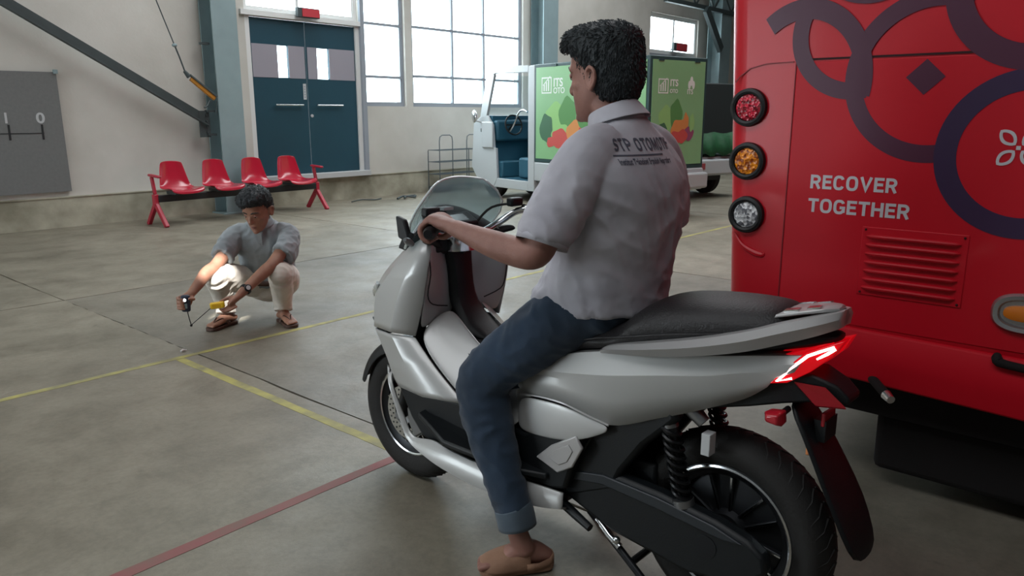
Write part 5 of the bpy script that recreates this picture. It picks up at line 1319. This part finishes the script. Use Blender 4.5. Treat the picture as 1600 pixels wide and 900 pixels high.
# legs and feet
CL = {-1: [(-.17, .0, .245), (.24, -.165, .425), (.01, -.175, .085)], 1: [(-.17, .18, .245), (.27, .235, .425), (-.01, .195, .085)]}
for s in (-1, 1):
    h, k, a = CL[s]
    ringtube(b2, [(*h, .075, .075), (*(np.array(h)*.5+np.array(k)*.5), .065, .065), (k[0]-.02, k[1], k[2]-.02, .05, .05)], n=14)
    ringtube(b2, [(k[0]-.02, k[1], k[2]-.03, .05, .05), (*(np.array(k)*.6+np.array(a)*.4-np.array((.02, 0, 0))), .05, .05), (a[0], a[1], a[2]+.06, .033, .035), (*a, .034, .038)], n=14)
    ft = [(a[0]-.055, a[1]-s*.035, .045, .028, .024), (a[0], a[1], .062, .034, .036), (a[0]+.055, a[1]+s*.035, .045, .040, .024), (a[0]+.095, a[1]+s*.058, .034, .044, .016)]
    dd = Vector((.86, s*.51, 0)); nn_ = Vector((-.51*s, .86, 0))
    ringtube(b2, ft, tuple(nn_), n=14)
    for j, (u, L_) in enumerate(((-.031*s, 1.0), (-.013*s, .98), (.002*s, .92), (.016*s, .84), (.029*s, .74))):
        p0 = Vector((a[0]+.095, a[1]+s*.058, .036))+nn_*u; r = .012 if j == 0 else .009
        p1 = p0+dd*.030*L_; p2 = p0+dd*.045*L_
        ringtube(b2, [(*p0, r, r), (*p1, r, r), (p2.x, p2.y, .030, r*.85, r*.8)], (0, 0, 1), n=10)
cbody = organic('body', M_skin2, cm, b2, .0052, 4)
face_parts(HC, cbody, KC)
hair(HC @ Matrix.Scale(KC, 4), cm, [(.075, -.048, .058, .045), (.100, -.038, .076, .070), (.135, -.028, .083, .086), (.170, -.018, .086, .098), (.200, -.004, .087, .106), (.228, .004, .082, .100), (.250, .006, .062, .080), (.262, .006, .03, .045)],
     extra=[[(.05, -.035, .232, .040, .025), (.092, -.020, .228, .040, .022), (.108, .0, .206, .030, .014)], [(.05, .03, .235, .040, .022), (.085, .04, .222, .030, .016)]], seed=8, strands=2200, amp=.0045)
s2 = G(); R = []
for x, y, z, w, d in catmull([(-.175, .09, .285, .180, .130), (-.165, .09, .32, .178, .130), (-.135, .09, .38, .172, .125), (-.09, .09, .47, .176, .122), (-.045, .09, .555, .190, .118), (-.018, .09, .62, .185, .098), (-.005, .09, .655, .145, .080), (.006, .09, .682, .095, .070), (.018, .092, .702, .068, .064)], 4):
    sl_ = .35
    R.append([(x+d*cos(a), y+w*sin(a), z-d*cos(a)*sl_) for a in np.linspace(0, 2*pi, 37)[:-1]])
s2.rings(R)
for P in ([(-.01, -.01, .625, .064, .060), (.01, -.070, .608, .066, .062), (.075, -.105, .558, .070, .064), (.135, -.125, .515, .071, .063), (.165, -.133, .495, .072, .064)],
          [(-.01, .20, .625, .064, .060), (.015, .262, .606, .068, .063), (.085, .274, .563, .073, .065), (.150, .262, .520, .078, .067), (.180, .250, .500, .079, .068)]):
    ringtube(s2, P, (0, 0, 1), n=22, cap=False)
s2.ball((-.005, -.035, .612), (.06, .06, .055), 14, 10); s2.ball((-.005, .225, .612), (.06, .06, .055), 14, 10)
cshirt = organic('polo_shirt', M_shirt2, cm, s2, .0065, 4, fold_disp(.0075, [((.3, 0, 1), 20, 4, .8), ((.6, .7, .4), 20, 4, .8)], 4, .0008))
R = []
for k_, (w, d, z) in enumerate(((.074, .070, -.006), (.064, .062, .014), (.062, .060, .026), (.072, .070, .018), (.088, .084, -.012))):
    R.append([(.022+k_*.001+d*cos(a), .092+w*sin(a), .702+z-.38*d*cos(a)) for a in np.linspace(.42, 2*pi-.42, 34)])
G().rings(R, False, False).obj('collar', M_shirt2, cm, smooth=True, solid=.0025, subd=1, angle=180)
G().bar((.112, .095, .640), (.062, .092, .50), .030, .008, (1, 0, 0)).obj('button_placket', M_shirt2, cm, bevel=.001)
t2 = G()
ringtube(t2, [(-.20, .09, .22, .165, .125), (-.18, .09, .27, .165, .12), (-.15, .09, .33, .155, .11)], n=26)
for s in (-1, 1):
    h, k, a = CL[s]
    hm = np.array(h)*.5+np.array(k)*.5+np.array((0, s*.02, .0))
    ringtube(t2, [(*h, .100, .095), (*hm, .092, .088), (k[0]-.035, k[1], k[2]-.03, .078, .074), (k[0]+.0, k[1], k[2]-.045, .066, .066)], (0, 1, 0), n=22)
    t2.ball((k[0]-.012, k[1], k[2]-.030), (.070, .074, .070), 16, 12)
    km = np.array(k)*.55+np.array(a)*.45+np.array((-.03, 0, .01))
    ringtube(t2, [(k[0]-.015, k[1], k[2]-.06, .070, .066), (*km, .070, .072), (a[0]+.005, a[1], a[2]+.055, .058, .062), (a[0]+.006, a[1], a[2]+.005, .060, .064)], (0, 1, 0), n=22, cap=False)
ctr = organic('trousers', M_cream, cm, t2, .0065, 4, fold_disp(.005, [((0, 1, .1), 20, 4, .9), ((.7, 0, .6), 14, 3, .4)], 9, .0006))
# shadowed dark bag strap between the knees is the hanging belt; sandals
for s in (-1, 1):
    a = CL[s][2]; dd = Vector((.86, s*.51, 0)); nn_ = Vector((-.51*s, .86, 0)); o0 = Vector((a[0], a[1], 0))-dd*.085
    prof = [(0, .0), (.004, .018), (.03, .034), (.10, .034), (.16, .042), (.21, .046), (.245, .030), (.255, 0)]
    Lp = [o0+dd*u+nn_*v for u, v in catmull(prof, 3)]; Rp = [o0+dd*u-nn_*v for u, v in catmull(prof, 3)][::-1]
    so = G().prism([(p.x, p.y) for p in Lp+Rp[1:-1]], lambda p, q, t: (p, q, t), .002, .022).obj('sandal_sole', M_brownl, cm, bevel=.004, label='brown leather toe-post sandal')
    c = o0+dd*.195
    for e in (1, -1):
        p0 = c+Vector((0, 0, .045)); p1 = o0+dd*.135+nn_*e*.022+Vector((0, 0, .066)); p2 = o0+dd*.10+nn_*e*.038+Vector((0, 0, .022))
        g = G(); ringtube(g, [(*p0, .010, .0035), (*p1, .013, .0035), (*p2, .013, .0035)], tuple(dd), n=10)
        g.obj('sandal_strap', M_brownl, so, smooth=True)
# wristwatch on the left wrist
wd = Vector((.065, -.055, -.05)).normalized(); wc = Vector((.425, .055, .338))
G().lathe([(.033, -.011), (.036, -.009), (.036, .009), (.033, .011)], tuple(wc), tuple(wd), 28, close=True).obj('watch_strap', M_dk, cm, smooth=True)
wf = Vector((.25, .75, .55)); wf = (wf-wd*wf.dot(wd)).normalized(); wf = (Vector((.62, .5, .35))-wd*Vector((.62, .5, .35)).dot(wd)).normalized()
wo = G().lathe([(0, .030), (.019, .030), (.022, .034), (.021, .042), (.017, .044), (0, .043)], tuple(wc), tuple(wf), 24).obj('watch_case', M_dmet, cm, smooth=True, angle=40)
G().lathe([(0, .0442), (.014, .0442), (.014, .0448), (0, .0448)], tuple(wc), tuple(wf), 20).obj('watch_face', M_pale, wo)
# belt with buckle glimpsed between shirt and knees
G().rings([[( -.145+.125*cos(a), .09+.170*sin(a), z-.35*.125*cos(a)) for a in np.linspace(0, 2*pi, 33)[:-1]] for z in (.300, .335)], True, False).obj('belt', M_brownl, cm, smooth=True, solid=.004, angle=180)

# --- what he holds
M_navy = mat('dark_blue_rubber', '#232b40', .5); M_yell = mat('yellow_plastic', '#e3b81c', .35, coat=.3)
mt = thing('light_meter', 'small dark blue handheld meter with a bright round lens in his right hand', 'meter', (2.65, 4.6, 0), radians(227.9))
R = []
for z, w, d in ((.228, .018, .010), (.232, .024, .014), (.26, .026, .016), (.31, .027, .016), (.325, .025, .014), (.329, .018, .010)):
    R.append([(.508+d*(abs(cos(a))**.6)*(1 if cos(a) > 0 else -1), -.280+w*(abs(sin(a))**.6)*(1 if sin(a) > 0 else -1), z) for a in np.linspace(0, 2*pi, 25)[:-1]])
G().rings(R).obj('housing', M_navy, mt, smooth=True, angle=50)
G().lathe([(.010, 0), (.0145, .001), (.0145, .005), (.010, .005)], (.523, -.280, .302), (1, 0, 0), 24, close=True).obj('bezel', M_dmet, mt, smooth=True)
G().lathe([(0, .0), (.010, .0), (.008, .004), (0, .006)], (.5235, -.280, .302), (1, 0, 0), 20).obj('lamp_lens', mat('lit_lens', '#ffffff', .3, emit='#f4f8ff', estr=3.0), mt, smooth=True)
G().b2((.5235, -.292, .25), (.526, -.268, .28)).obj('display', M_beam, mt, bevel=.001)
G().tube([(.508, -.275, .230), (.512, -.268, .19), (.515, -.258, .145)], .0028, 6, sub=3).obj('cord', M_dk, mt, smooth=True)
ys = thing('yellow_tape_case', 'yellow case with a dark blade in the crouching man\'s left hand', 'tool', (2.65, 4.6, 0), radians(227.9))
G().box((.510, -.098, .262), (.030, .085, .040), Matrix.Rotation(radians(6), 3, 'X')).obj('case', M_yell, ys, bevel=.009, bseg=3)
G().b2((.5255, -.125, .252), (.527, -.075, .270)).obj('case_label', mat('amber_label', '#c99a10', .5), ys)
G().bar((.512, -.132, .250), (.517, -.258, .145), .004, .016, (1, 0, 0)).obj('blade', M_dk, ys)
G().ball((.516, -.258, .143), .008).obj('blade_tip', M_dk, ys, smooth=True)
